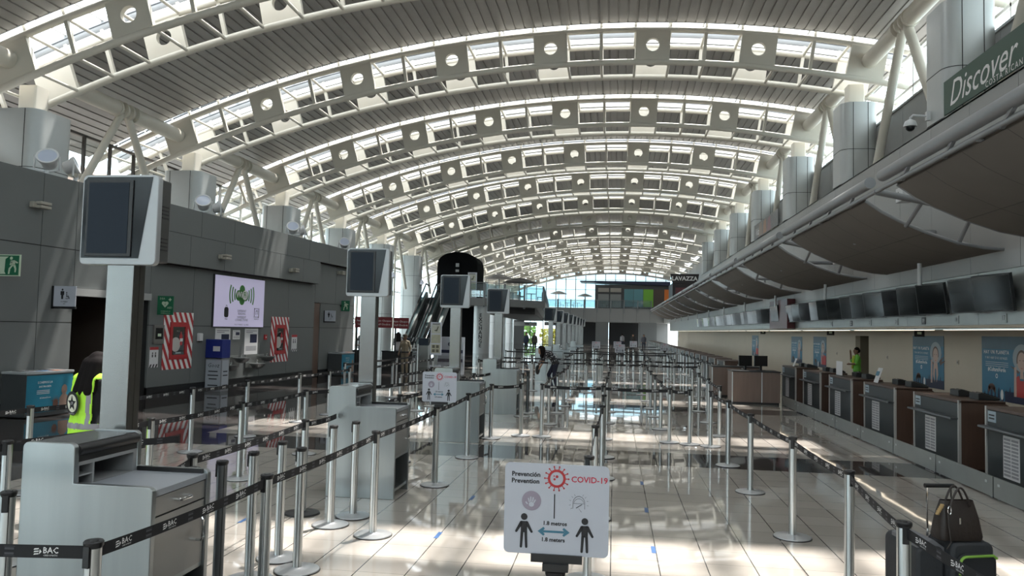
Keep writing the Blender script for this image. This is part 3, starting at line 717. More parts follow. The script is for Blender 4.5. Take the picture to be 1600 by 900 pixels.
# ================================================================== COVID SIGNS
def covid_sign(name, loc, label, detail=2):
    t = thing(name, label, 'sign', loc, group='distancing signs on belt posts')
    W, H = 0.43, 0.368; zc = 0.03 + H / 2; o = Vector((0, -0.0045, zc)); u, v = (1, 0, 0), (0, 0, 1)
    b = MB(); b.prism(rrect(W, H, 0.022, 5), (0, -0.003, zc), u, v, (0, 0.006, 0)); b.build('board', M_SIGNW, t)
    h = MB(); h.box(-0.10, -0.012, 0.0, 0.11, 0.014, 0.033); h.build('clamp_bar', M_BLACKP, t, smooth=False)
    h = MB(); h.box(-0.05, -0.03, -0.03, 0.055, 0.03, 0.0); h.build('clamp_foot', M_BLACKP, t, smooth=False)
    def Q(s, q): return ((s - 0.5) * W, (0.5 - q) * H)
    def at(s, q): x, y = Q(s, q); return o + Vector((x, 0, y))
    k = MB()
    put_text(k, 'Prevención', 0.0265, at(0.205, 0.125), u, v, bold=0.03, res=2); put_text(k, 'Prevention', 0.0265, at(0.20, 0.20), u, v, bold=0.03, res=2)
    put_text(k, '1.8 metros', 0.0225, at(0.49, 0.655), u, v, bold=0.03, res=2); put_text(k, '1.8 meters', 0.0225, at(0.475, 0.835), u, v, bold=0.03, res=2)
    k.build('lettering', M_INK, t, smooth=False)
    c = MB(); put_text(c, 'COVID-19', 0.0335, at(0.812, 0.16), u, v, bold=0.016, res=2); c.build('title', M_CRIM, t, smooth=False)
    p = MB(); cc = at(0.50, 0.158); disc(p, cc, u, v, 0.037, 28, r0=0.027)
    for q in range(14):
        a = 2 * PI * q / 14; dx, dy = math.cos(a), math.sin(a)
        flat(p, cc, u, v, [(dx * 0.036 - dy * 0.002, dy * 0.036 + dx * 0.002), (dx * 0.036 + dy * 0.002, dy * 0.036 - dx * 0.002), (dx * 0.047 + dy * 0.0016, dy * 0.047 - dx * 0.0016), (dx * 0.047 - dy * 0.0016, dy * 0.047 + dx * 0.0016)])
        disc(p, cc + Vector((dx * 0.049, 0, dy * 0.049)), u, v, 0.0037, 8)
    disc(p, cc + Vector((0.001, 0, 0.008)), u, v, 0.006, 10); disc(p, cc + Vector((-0.009, 0, -0.003)), u, v, 0.005, 10); disc(p, cc + Vector((-0.011, 0, 0.01)), u, v, 0.003, 8)
    p.build('virus_icon', M_RED, t, smooth=False)
    x, y0 = Q(0.483, 0.33); l = MB(); rect(l, o, u, v, x - 0.0022, Q(0, 0.60)[1], x + 0.0022, y0); l.build('divider', M_INK, t, smooth=False)
    dd = MB(); disc(dd, at(0.262, 0.415), u, v, 0.040, 28); dd.build('hand_disc', M_MAUVE, t, smooth=False)
    if detail > 1:
        hd = MB(); cc = at(0.262, 0.43); disc(hd, cc + Vector((0, 0, -0.009)), u, v, 0.011, 12, lift=0.0008, ry=0.010)
        for (dx, dy, a, L) in ((-0.020, -0.004, 2.3, 0.012), (-0.011, 0.008, 1.85, 0.017), (-0.003, 0.012, 1.6, 0.020), (0.006, 0.011, 1.4, 0.018), (0.013, 0.004, 1.1, 0.015)):
            ca, sa = math.cos(a), math.sin(a); w2 = 0.0024
            flat(hd, cc, u, v, [(dx - ca * L / 2 + sa * w2, dy - sa * L / 2 - ca * w2), (dx + ca * L / 2 + sa * w2, dy + sa * L / 2 - ca * w2), (dx + ca * L / 2 - sa * w2, dy + sa * L / 2 + ca * w2), (dx - ca * L / 2 - sa * w2, dy - sa * L / 2 + ca * w2)], lift=0.0008)
        hd.build('handprint', M_SIGNW, t, smooth=False)
    g = MB(); cc = at(0.715, 0.42)
    disc(g, cc, u, v, 0.025, 18, r0=0.0235, ry=0.030, a0=0, a1=PI); disc(g, cc + Vector((0, 0, -0.002)), u, v, 0.021, 16, r0=0.0198, ry=0.022, a0=0.2, a1=PI - 0.2)
    for x in (-0.025, 0.0235): rect(g, cc, u, v, x, -0.022, x + 0.0015, 0.0)
    flat(g, cc, u, v, [(-0.012, -0.018), (-0.010, -0.020), (0.014, -0.004), (0.012, -0.002)]); flat(g, cc, u, v, [(-0.002, -0.018), (0, -0.020), (0.012, -0.034), (0.010, -0.034)]); rect(g, cc, u, v, -0.022, -0.001, 0.022, 0.0003)
    for a in (0.3, 0.75, 1.1, -0.2, PI - 0.3, PI - 0.75, PI + 0.2, PI + 0.6, PI - 1.1):
        c1, s1 = math.cos(a), math.sin(a); flat(g, cc, u, v, [(c1 * 0.034 - s1 * 0.0008, s1 * 0.034 + c1 * 0.0008), (c1 * 0.034 + s1 * 0.0008, s1 * 0.034 - c1 * 0.0008), (c1 * 0.044, s1 * 0.044)])
    g.build('cough_icon', M_INK, t, smooth=False)
    for (s, q) in ((0.195, 0.595), (0.775, 0.613)):
        f = MB(); c0 = at(s, q); disc(f, c0, u, v, 0.0138, 18)
        flat(f, c0, u, v, [(-0.014, -0.018), (0.014, -0.018), (0.013, -0.064), (-0.013, -0.064)])
        for sg in (-1, 1):
            flat(f, c0, u, v, [(sg * 0.008, -0.017), (sg * 0.016, -0.019), (sg * 0.036, -0.058), (sg * 0.028, -0.063), (sg * 0.009, -0.034)])
            flat(f, c0, u, v, [(sg * 0.0015, -0.060), (sg * 0.0135, -0.060), (sg * 0.016, -0.122), (sg * 0.006, -0.122)])
            disc(f, c0 + Vector((sg * 0.011, 0, -0.122)), u, v, 0.005, 8); disc(f, c0 + Vector((sg * 0.032, 0, -0.060)), u, v, 0.0048, 8)
        f.build('person_icon', M_INK, t, smooth=False)
    a = MB(); c0 = at(0.48, 0.745); rect(a, c0, u, v, -0.045, -0.0045, 0.045, 0.0045)
    for sg in (-1, 1): flat(a, c0, u, v, [(sg * 0.066, 0), (sg * 0.042, 0.018), (sg * 0.036, 0.012), (sg * 0.046, 0.0), (sg * 0.036, -0.012), (sg * 0.042, -0.018)])
    a.build('arrow', M_TEAL, t, smooth=False)
    return t
pf = post(-0.225, 3.22, 'silver belt post carrying the large foreground distancing sign')
cs = covid_sign('distancing_sign', (-0.225, 3.20, 1.0), 'white COVID-19 distancing sign in the foreground, largest in the picture'); cst = tree_of(cs)
dup(cs, cst, (-2.13, 9.34, 1.0), label='white COVID-19 distancing sign on the post before the third podium')
for x, y, l in ((0.25, 34.0, 'nearest of the far signs in the centre'), (0.18, 43.0, 'just behind the nearest far centre sign'), (-0.95, 41.0, 'far left of the centre signs'), (1.15, 47.0, 'right of the far centre signs'), (2.55, 40.0, 'farthest right near the far desks')):
    pp = post(x, y + 0.02, f'silver belt post holding the distancing sign, {l}')
    dup(cs, cst, (x, y, 1.0), label=f'white COVID-19 distancing sign on a far post, {l}')

# ================================================================== STEEL PODIUMS
def podium():
    t = thing('steel_podium', 'podium', 'podium', (0, 0, 0), group='stainless steel podiums with shelves')
    Wd, Dp, ht, hl, xs = 0.80, 0.62, 1.25, 1.03, -0.48
    def prof(r=0.035):
        pts = [(-Wd, 0), (0, 0)]
        def corner(cx, cz, a0, n=5): return [(cx + r * math.cos(a0 + PI / 2 * k / n), cz + r * math.sin(a0 + PI / 2 * k / n)) for k in range(n + 1)]
        pts += corner(-r, hl - r, 0) + [(xs, hl)] + corner(xs - r, ht - r, 0) + corner(-Wd + r, ht - r, PI / 2)
        return pts
    for y in (0.0, Dp - 0.04):
        s = MB(); s.prism(prof(), (0, y, 0), (1, 0, 0), (0, 0, 1), (0, 0.04, 0)); s.build('side_panel', M_INOX, t, bevel=0.004, seg=2, ang=0.5)
    s = MB(); s.box(-Wd, 0.04, 0.0, -Wd + 0.02, Dp - 0.04, ht - 0.02); s.build('back_panel', M_INOX, t, smooth=False)
    s = MB(); s.box(-Wd + 0.012, 0.04, ht - 0.03, xs - 0.02, Dp - 0.04, ht - 0.008); s.build('top_panel', mat('grey top laminate', (0.10, 0.105, 0.108), 0.25), t, smooth=False)
    s = MB(); s.box(xs - 0.0, 0.04, hl - 0.06, -0.012, Dp - 0.04, hl - 0.025); s.build('worktop', mat('pale grey worktop', (0.34, 0.36, 0.39), 0.3), t, smooth=False)
    s = MB(); s.tube([(xs - 0.02, 0.04, ht - 0.045), (xs - 0.02, Dp - 0.04, ht - 0.045)], 0.034, 12); s.box(xs - 0.035, 0.04, ht - 0.125, xs - 0.01, Dp - 0.04, ht - 0.04); s.build('black_edge', M_BLACKP, t)
    s = MB(); s.box(xs + 0.01, Dp - 0.055, hl - 0.03, -0.03, Dp - 0.038, hl + 0.002); s.build('black_trim', M_BLACKP, t, smooth=False)
    # open pigeon holes in the tall part
    c = MB(); x0, x1 = -Wd + 0.03, xs - 0.005; zb, zt = hl - 0.025, ht - 0.13
    c.box(x0, 0.04, zb - 0.01, x1, Dp - 0.04, zb); c.box(x0, 0.04, zt, x1, Dp - 0.04, zt + 0.02); c.box(x0, 0.04, zb, x0 + 0.01, Dp - 0.04, zt)
    c.box(x0, 0.165, zb, x1, 0.18, zt); c.box(x0, 0.04, (zb + zt) / 2 - 0.004, x1, 0.165, (zb + zt) / 2 + 0.004); c.box(x0, 0.545, zb, x1, Dp - 0.04, zt); c.box(x0, 0.04, zb, x1, 0.05, zt)
    c.build('shelf', mat('grey sheet metal', (0.30, 0.305, 0.31), 0.45), t, smooth=False)
    d = MB(); d.box(-0.04, 0.045, 0.86, -0.015, Dp - 0.045, 0.965); dr = d.build('drawer', mat('grey drawer front', (0.30, 0.30, 0.29), 0.35, metal=0.6), t, smooth=False)
    d = MB(); d.box(-0.04, 0.045, 0.47, -0.015, Dp - 0.045, 0.85); do = d.build('door', MATS['grey drawer front'], t, smooth=False)
    def handle(p, q, par):
        p, q = Vector(p), Vector(q); m = MB(); off = Vector((0.042, 0, 0))
        m.tube([p, p + off * 0.8, p + off + (q - p) * 0.12, q + off - (q - p) * 0.12, q + off * 0.8, q], 0.009, 8); m.build('handle', M_CHROME, par)
    handle((-0.015, 0.25, 0.915), (-0.015, 0.37, 0.915), dr); handle((-0.015, 0.50, 0.62), (-0.015, 0.50, 0.76), do)
    l = MB(); l.lathe([(0.010, 0), (0.010, 0.006)], 12); lo = l.build('lock', M_CHROME, do); lo.rotation_euler = (0, PI / 2, 0); lo.location = (-0.016, 0.54, 0.80)
    k = MB(); k.box(-0.40, 0.04, 0.03, -0.38, Dp - 0.04, 0.47); k.build('painted_recess_shade', M_BLACKP, t, smooth=False)  # black sheet paints the shade inside the open bottom
    k = MB(); k.box(-0.05, 0.04, 0.44, -0.02, Dp - 0.04, 0.47); k.build('rail', M_INOX, t, smooth=False)
    k = MB(); k.box(-0.05, 0.04, 0.07, -0.02, Dp - 0.04, 0.10); k.build('rail', M_INOX, t, smooth=False)
    return t
pod = podium(); podt = tree_of(pod)
PODS = [(-2.50, 3.98), (-2.43, 8.5), (-2.26, 13.0), (-2.19, 17.5)]
pod.location = (*PODS[0], 0); pod['label'] = 'brushed steel stepped podium in the left foreground'
for i, l in ((1, 'brushed steel stepped podium, second from the camera, left of the aisle'), (2, 'steel stepped podium half hidden behind the smaller distancing sign'), (3, 'pale steel stepped podium, fourth from the camera')):
    dup(pod, podt, (*PODS[i], 0), label=l)
for i, (x, y) in enumerate(((-2.2, 29.5), (-2.15, 32.6), (-2.1, 36.7), (-2.05, 42.6), (-2.0, 50))):
    dup(pod, podt, (x, y, 0), label=f'far steel podium, {nth(i)} past the bending person')

# ================================================================== SCREEN TOTEMS
def totem():
    t = thing('screen_totem', 'totem', 'screen totem', (0, 0, 0), group='steel columns with hooded screens')
    c = MB(); c.box(-0.095, 0, 0, 0.095, 0.13, 2.34); co = c.build('column', M_INOXH, t, smooth=False, bevel=0.004)
    s = MB(); s.box(0.0945, 0.008, 0.0, 0.0975, 0.062, 2.33); s.box(0.0945, 0.068, 0.0, 0.0975, 0.122, 2.33); s.build('side_strip', mat('dark bronze steel', (0.11, 0.105, 0.095), 0.35, metal=0.8), co, smooth=False)
    zc, W, H = 2.61, 0.545, 0.60
    h = MB(); h.prism(rrect(W, H, 0.035, 5, -0.015, zc), (0, -0.02, 0), (1, 0, 0), (0, 0, 1), (0, 0.05, 0)); ho = h.build('housing', mat('silver plastic housing', (0.40, 0.41, 0.42), 0.4, metal=0.4), t, bevel=0.006)
    h = MB(); h.box(-0.24, 0.03, zc - 0.275, 0.245, 0.15, zc + 0.28); hb = h.build('rear_box', mat('dark grey metal box', (0.09, 0.09, 0.088), 0.4, metal=0.5), t, smooth=False, bevel=0.01)
    v = MB()
    for z in (0.10, 0.075, 0.05, 0.025, -0.115, -0.14, -0.165, -0.19): v.box(0.245, 0.05, zc + z - 0.004, 0.2475, 0.125, zc + z + 0.004)
    v.build('vent', M_BLACKP, hb, smooth=False)
    f = MB(); f.prism([(-0.275, zc - 0.255), (0.135, zc - 0.255), (0.215, zc + 0.285), (-0.25, zc + 0.285), (-0.275, zc + 0.26)], (0, -0.024, 0), (1, 0, 0), (0, 0, 1), (0, 0.006, 0)); fo = f.build('black_surround', M_BLACKG, t, smooth=False)
    f = MB(); f.box(-0.245, -0.034, zc - 0.245, 0.085, -0.022, zc + 0.262); f.build('bezel', M_BLACKP, fo, smooth=False, bevel=0.003)
    f = MB(); f.box(-0.228, -0.0365, zc - 0.225, 0.058, -0.033, zc + 0.245); f.build('screen', M_SCREEN, fo, smooth=False)
    return t
tot = totem(); tott = tree_of(tot)
TOTS = [(-3.245, 4.68), (-3.03, 9.2), (-2.86, 13.67), (-2.755, 18.2)]
tot.location = (*TOTS[0], 0); tot['label'] = 'blank screen on a tall steel column behind the nearest podium'
for i, l in ((1, 'blank screen on a steel column behind the second podium'), (2, 'blank screen on a steel column behind the third podium'), (3, 'blank screen on a steel column behind the fourth podium')):
    dup(tot, tott, (*TOTS[i], 0), label=l)
for i, y in enumerate((33.0, 37.5, 42.0, 46.5, 51.0, 55.5, 60.0, 64.5)):
    dup(tot, tott, (-2.72 + 0.004 * i, y, 0), label=f'small far screen on a column before the bridge, {nth(i)} of the row')

# ================================================================== LUGGAGE
t = thing('suitcase', 'charcoal upright suitcase with a green zip pocket, right of the nearest belt', 'suitcase', (2.13, 5.1, 0), rz=0.22)
M_CHAR = mat('charcoal nylon', (0.030, 0.032, 0.036), 0.7, bump=0.1, nscale=60); M_CHAR2 = mat('dark nylon panel', (0.018, 0.019, 0.022), 0.75)
b = MB(); b.prism(rrect(0.27, 0.68, 0.05, 5, 0, 0.40), (0, -0.10, 0), (1, 0, 0), (0, 0, 1), (0, 0.25, 0)); b.build('shell', M_CHAR, t, bevel=0.02, seg=3)
b = MB(); b.prism(rrect(0.235, 0.50, 0.05, 5, 0.01, 0.43), (0, -0.13, 0), (1, 0, 0), (0, 0, 1), (0, 0.035, 0)); pk = b.build('front_pocket', M_CHAR2, t, bevel=0.012, seg=2)
b = MB(); pts = [(-0.110, -0.136, 0.56)] + [(-0.07 - 0.04 * math.cos(a), -0.137, 0.615 + 0.05 * math.sin(a)) for a in (0.3, 0.8, 1.2, 1.57)] + [(0.10, -0.137, 0.672), (0.122, -0.136, 0.655)]
b.tube(pts, 0.008, 6); b.build('zip', mat('lime green zip', (0.22, 0.42, 0.06), 0.6), pk)
b = MB(); b.box(-0.10, -0.140, 0.20, 0.12, -0.128, 0.52); b.build('lower_pocket', M_CHAR, pk, smooth=False, bevel=0.004)
for sx in (-0.10, 0.10):
    for sy in (-0.06, 0.11): w = MB(); w.tube([(sx - 0.012, sy, 0.03), (sx + 0.012, sy, 0.03)], 0.03, 12); w.build('wheel', M_BLACKP, t)
for sx in (-0.14, 0.02): MB().tube([(sx, 0.13, 0.72), (sx, 0.13, 1.02)], 0.007, 8).build('handle_tube', M_CHROME, t)
MB().tube([(-0.155, 0.13, 1.03), (0.035, 0.13, 1.03)], 0.014, 10).build('handle_grip', M_BLACKP, t)
t = thing('suitcase', 'plain dark grey suitcase side behind the belt at right', 'suitcase', (1.90, 5.16, 0), rz=0.15)
b = MB(); b.prism(rrect(0.17, 0.66, 0.05, 5, 0, 0.37), (0, -0.14, 0), (1, 0, 0), (0, 0, 1), (0, 0.40, 0)); b.build('shell', M_CHAR, t, bevel=0.02, seg=3)
b = MB(); b.prism([(-0.08, 0.685), (0.02, 0.70), (0.085, 0.66), (0.085, 0.69), (0.02, 0.735), (-0.08, 0.71)], (0, -0.13, 0), (1, 0, 0), (0, 0, 1), (0, 0.3, 0)); b.build('grey_cover', mat('grey cloth cover', (0.17, 0.17, 0.18), 0.8), t)
for s in (-0.1, 0.2): w = MB(); w.tube([(-0.02, s, 0.03), (0.02, s, 0.03)], 0.03, 12); w.build('wheel', M_BLACKP, t)
t = thing('handbag', 'dark brown leather handbag standing on the suitcase', 'handbag', (2.08, 5.06, 0.745), rz=0.2)
M_LEATH = mat('dark brown leather', (0.026, 0.018, 0.015), 0.45, bump=0.15, nscale=40)
b = MB(); n = 8; rows = []
for z, w2, d2 in ((0.0, 0.155, 0.075), (0.03, 0.16, 0.08), (0.15, 0.145, 0.062), (0.26, 0.128, 0.030), (0.275, 0.124, 0.022)):
    r = [(x, y, z) for x, y in rrect(2 * w2, 2 * d2, min(d2, 0.03), 4)]; rows.append(r + r[:1])
b.sheet(rows); b.face(*range(len(rows[0]) - 1)); b.build('body', M_LEATH, t)
for sy in (-0.035, 0.035):
    MB().tube([(-0.075 + 0.15 * k / 14, sy - 0.01, 0.24 + 0.13 * math.sin(PI * k / 14)) for k in range(15)], 0.008, 8).build('handle', M_LEATH, t)
MB().tube([(-0.10, -0.05, 0.25), (-0.115, -0.085, 0.12), (-0.105, -0.10, 0.0), (-0.135, -0.095, -0.05)], 0.005, 6).build('strap', M_LEATH, t)
b = MB(); b.tube([(-0.10 + 0.012 * math.cos(a), -0.075, 0.215 + 0.03 * math.sin(a)) for a in [2 * PI * k / 12 for k in range(13)]], 0.004, 6); b.build('ring', M_CHROME, t)
b = MB()
b.tube([(-0.135 - 0.006 * k, -0.05 - 0.002 * k, 0.245 - 0.007 * k + 0.012 * (k % 2)) for k in range(10)], 0.013, 7); b.build('tassel', mat('straw tassel', (0.40, 0.27, 0.12), 0.8), t)
b = MB(); b.obox((-0.02, -0.072, 0.14), (0.006, 0, 0), (0, 0.002, 0), (0, 0, 0.022)); b.build('tag', M_CHROME, t, smooth=False); t.scale = (0.84,) * 3

# ================================================================== LEFT WALL THINGS
UP = Vector((0, 0, 1))
def on_wall(name, label, cat, y, z, out=0.0, group=None):
    """Empty on the left wall: local x runs along the wall (away from the camera), local y points into the wall, z up"""
    p = LW(y, z, out); a = math.atan2(WD.y, WD.x)
    return thing(name, label, cat, p, a, group)
X, Z = (1, 0, 0), (0, 0, 1)
# lit wifi poster box
t = on_wall('lightbox_poster', 'large pale lit WiFi advertising box on the left wall', 'light box', 22.0, 2.565, 0.02)
b = MB(); b.box(-1.40, -0.03, -0.76, 1.40, 0.02, 0.76); b.build('frame', M_DARKBAR, t, smooth=False)
b = MB(); b.box(-1.38, -0.036, -0.745, 1.38, -0.028, 0.745); b.build('panel', mat('lit lavender panel', (0.62, 0.58, 0.80), 0.4, emit=0.26), t, smooth=False)
M_LGREEN = mat('leaf green print', (0.04, 0.22, 0.035), 0.5); g = MB(); o = Vector((0.06, -0.040, 0.22))
for dx, dz, r in ((0, 0, 0.20), (-0.19, -0.02, 0.17), (0.19, -0.02, 0.17), (0, 0.16, 0.15), (0, -0.16, 0.15)): disc(g, o + Vector((dx, 0, dz)), X, Z, r, 20, ry=r * 0.95)
g.build('cloud_mark', M_LGREEN, t, smooth=False)
g = MB()
for s in (-1, 1):
    for r in (0.40, 0.53, 0.66): disc(g, o, X, Z, r + 0.045, 12, r0=r - 0.02, a0=(0 if s > 0 else PI) - 0.42, a1=(0 if s > 0 else PI) + 0.42)
g.build('signal_arcs', mat('pale green arcs', (0.10, 0.28, 0.10), 0.5), t, smooth=False)
g = MB(); put_text(g, 'Wi', 0.26, o + Vector((-0.16, -0.004, 0)), X, Z, bold=0.02, res=2); disc(g, o + Vector((0.16, -0.003, 0)), X, Z, 0.15, 16, ry=0.15); g.build('lettering', M_LETTER, t, smooth=False)
g = MB(); put_text(g, 'Fi', 0.24, o + Vector((0.15, -0.006, 0)), X, Z, bold=0.02, res=2); g.build('lettering', M_LGREEN, t, smooth=False)
g = MB()
for s, q, sz in (('DIFFERENT', -0.27, 0.10), ('READING', -0.35, 0.10), ('DIFFERENT', -0.46, 0.10), ('CONNECTIONS', -0.54, 0.10)): put_text(g, s, sz, (0.08, -0.040, q), X, Z, res=1)
put_text(g, 'FREE', 0.07, (-0.76, -0.040, -0.52), X, Z, res=1); put_text(g, 'PREMIUM', 0.07, (0.94, -0.040, -0.50), X, Z, res=1); put_text(g, 'FULL COVERAGE   ALL AREAS', 0.06, (0.1, -0.040, -0.68), X, Z, res=1)
g.build('lettering', mat('grey print', (0.10, 0.10, 0.13), 0.5), t, smooth=False)
g = MB(); g.prism(rrect(0.22, 0.30, 0.07, 4, -0.76, -0.32), (0, -0.038, 0), X, Z, (0, -0.004, 0)); disc(g, (-0.76, -0.040, -0.15), X, Z, 0.045, 12, r0=0.028)
g.build('backpack_icon', M_INK, t, smooth=False)
g = MB()
for a in range(8):
    for bb in range(8):
        if a in (0, 7) or bb in (0, 7):
            if (a + bb) % 2 == 0 or a in (0, 7): rect(g, (0.94, -0.040, -0.30), X, Z, -0.15 + a * 0.0375, -0.15 + bb * 0.0375, -0.15 + a * 0.0375 + 0.034, -0.15 + bb * 0.0375 + 0.034)
flat(g, (0.94, -0.040, -0.30), X, Z, [(-0.05, -0.06), (-0.03, -0.06), (-0.03, 0.05), (0.06, 0.06), (0.06, 0.08), (-0.05, 0.07)]); flat(g, (0.94, -0.040, -0.30), X, Z, [(0.04, -0.05), (0.06, -0.05), (0.06, 0.06), (0.04, 0.06)])
g.build('music_icon', M_INK, t, smooth=False)

# fire hose cabinets with candy-striped borders
M_HOSE = mat('canvas hose', (0.50, 0.48, 0.45), 0.8)
def hose(y, zc, W, H, label):
    t = on_wall('hose_cabinet', label, 'fire hose cabinet', y, zc, 0.0, 'fire hose cabinets'); bw = 0.26
    f = MB(); w2, h2 = W / 2, H / 2
    def ring(x0, z0, x1, z1): f.box(x0, -0.012, z0, x1, 0.0, z1)
    ring(-w2, -h2, -w2 + bw, h2); ring(w2 - bw, -h2, w2, h2); ring(-w2 + bw, h2 - bw, w2 - bw, h2); ring(-w2 + bw, -h2, w2 - bw, -h2 + bw)
    fo = f.build('striped_border', M_RED, t, smooth=False)
    s = MB()
    def clip(poly, x0, z0, x1, z1):
        for ax, lim, sg in ((0, x0, 1), (0, x1, -1), (1, z0, 1), (1, z1, -1)):
            out = []
            for i in range(len(poly)):
                a, b = poly[i], poly[(i + 1) % len(poly)]; da, db = (a[ax] - lim) * sg, (b[ax] - lim) * sg
                if da >= 0: out.append(a)
                if da * db < 0: k = da / (da - db); out.append((a[0] + (b[0] - a[0]) * k, a[1] + (b[1] - a[1]) * k))
            poly = out
            if len(poly) < 3: return None
        return poly
    q = -3.0
    while q < 3.0:
        # stripes falling to the right
        st = [(q, 2.0), (q + 0.11, 2.0), (q + 0.11 + 2.1, -2.0), (q + 2.1, -2.0)]
        for r in ((-w2, -h2, -w2 + bw, h2), (w2 - bw, -h2, w2, h2), (-w2 + bw, h2 - bw, w2 - bw, h2), (-w2 + bw, -h2, w2 - bw, -h2 + bw)):
            p = clip(st, *r)
            if p: flat(s, (0, -0.0135, 0), X, Z, p)
        q += 0.22
    s.build('white_stripes', M_LETTER, fo, smooth=False)
    d = MB(); iw, ih = w2 - bw, h2 - bw
    for (x0, z0, x1, z1) in ((-iw, -ih, -iw + 0.10, ih), (iw - 0.10, -ih, iw, ih), (-iw + 0.1, ih - 0.12, iw - 0.1, ih), (-iw + 0.1, -ih, iw - 0.1, -ih + 0.12)): d.box(x0, -0.04, z0, x1, 0.0, z1)
    d.build('red_frame', M_RED, t, smooth=False)
    k = MB(); k.box(-iw + 0.1, -0.008, -ih + 0.12, iw - 0.1, -0.003, ih - 0.12); k.build('dark_back', M_BLACKP, t, smooth=False)
    h = MB(); h.tube([(-0.12, -0.012, -0.10), (-0.12, -0.032, -0.10)], 0.19, 20); h.build('hose_reel', M_HOSE, t)
    h = MB(); h.lathe([(0.06, 0), (0.065, 0.03), (0.065, 0.26), (0.03, 0.31), (0.02, 0.36)], 14, c=(0, 0, 0), caps=True)
    e = h.build('extinguisher', M_RED, t); e.location = (0.10, -0.02, -0.12); e.scale = (1, 0.28, 1)
    h = MB(); h.box(0.04, -0.042, -0.02, 0.16, -0.038, 0.06); h.build('extinguisher_label', M_PAPER, t, smooth=False)
    h = MB(); h.box(-0.10, -0.03, 0.24, 0.02, -0.02, 0.27); h.box(-0.13, -0.035, -0.34, 0.10, -0.02, -0.30); h.build('valve', M_CHROME, t, smooth=False)
    g = MB(); g.box(-iw + 0.09, -0.030, -ih + 0.11, iw - 0.09, -0.027, ih - 0.11); g.build('glass_pane', M_GLASS, t, smooth=False)
    return t
hose(19.1, 1.43, 1.26, 1.50, 'fire hose cabinet with red and white stripes beside the green AED sign')
hose(24.58, 1.42, 1.20, 1.50, 'fire hose cabinet with red and white stripes right of the wall fountains')

# projecting signs
def flag_sign(name, x0, x1, y, z0, z1, label, face, cat='sign'):
    t = thing(name, label, cat, ((x0 + x1) / 2, y, (z0 + z1) / 2)); W, H = x1 - x0, z1 - z0
    b = MB(); b.box(-W / 2, 0, -H / 2, W / 2, 0.03, H / 2); b.build('board', face, t, smooth=False)
    a = MB(); a.box(-W / 2 - 0.16, 0.005, -0.04, -W / 2, 0.025, 0.04); a.build('wall_bracket', M_BLACKP, t, smooth=False)
    return t, W, H, Vector((0, -0.002, 0))
def running_man(g, o, s, lift=0.0):
    disc(g, o + Vector((-0.06 * s, 0, 0.33 * s)), X, Z, 0.075 * s, 12)
    for p in ([(-0.10, 0.22), (0.12, 0.24), (0.16, 0.02), (-0.02, 0.0)], [(0.10, 0.24), (0.30, 0.14), (0.26, 0.08), (0.08, 0.16)], [(-0.08, 0.20), (-0.14, 0.02), (-0.07, 0.0), (0.02, 0.16)],
              [(0.02, 0.04), (0.16, 0.04), (0.22, -0.16), (0.20, -0.32), (0.13, -0.32), (0.13, -0.16)], [(-0.02, 0.03), (0.09, 0.03), (-0.08, -0.16), (-0.12, -0.40), (-0.20, -0.40), (-0.17, -0.14)]):
        flat(g, o, X, Z, [(a * s, b * s) for a, b in p])
t, W, H, o = flag_sign('exit_sign', -11.98, -11.40, 13.4, 2.74, 3.16, 'green running man exit sign at the left picture edge', M_SAGE)
g = MB(); rect(g, o, X, Z, -W / 2 + 0.02, -H / 2 + 0.02, W / 2 - 0.02, H / 2 - 0.02); g.build('green_field', M_GREENS, t, smooth=False)
g = MB(); o2 = o + Vector((0, -0.002, 0)); flat(g, o2, X, Z, [(-W / 2 + 0.03, -0.17), (0.0, -0.17), (-0.03, -0.12), (-0.02, 0.12), (0.05, 0.17), (-W / 2 + 0.03, 0.17)]); running_man(g, o2 + Vector((0.13, 0, 0)), 0.42); g.build('running_man', M_SAGE, t, smooth=False)
t, W, H, o = flag_sign('exit_sign', -10.79, -10.45, 29.4, 2.50, 2.92, 'green running man exit sign at the far end of the left wall', M_GREENS)
g = MB(); running_man(g, o, 0.42); g.build('running_man', M_SAGE, t, smooth=False)
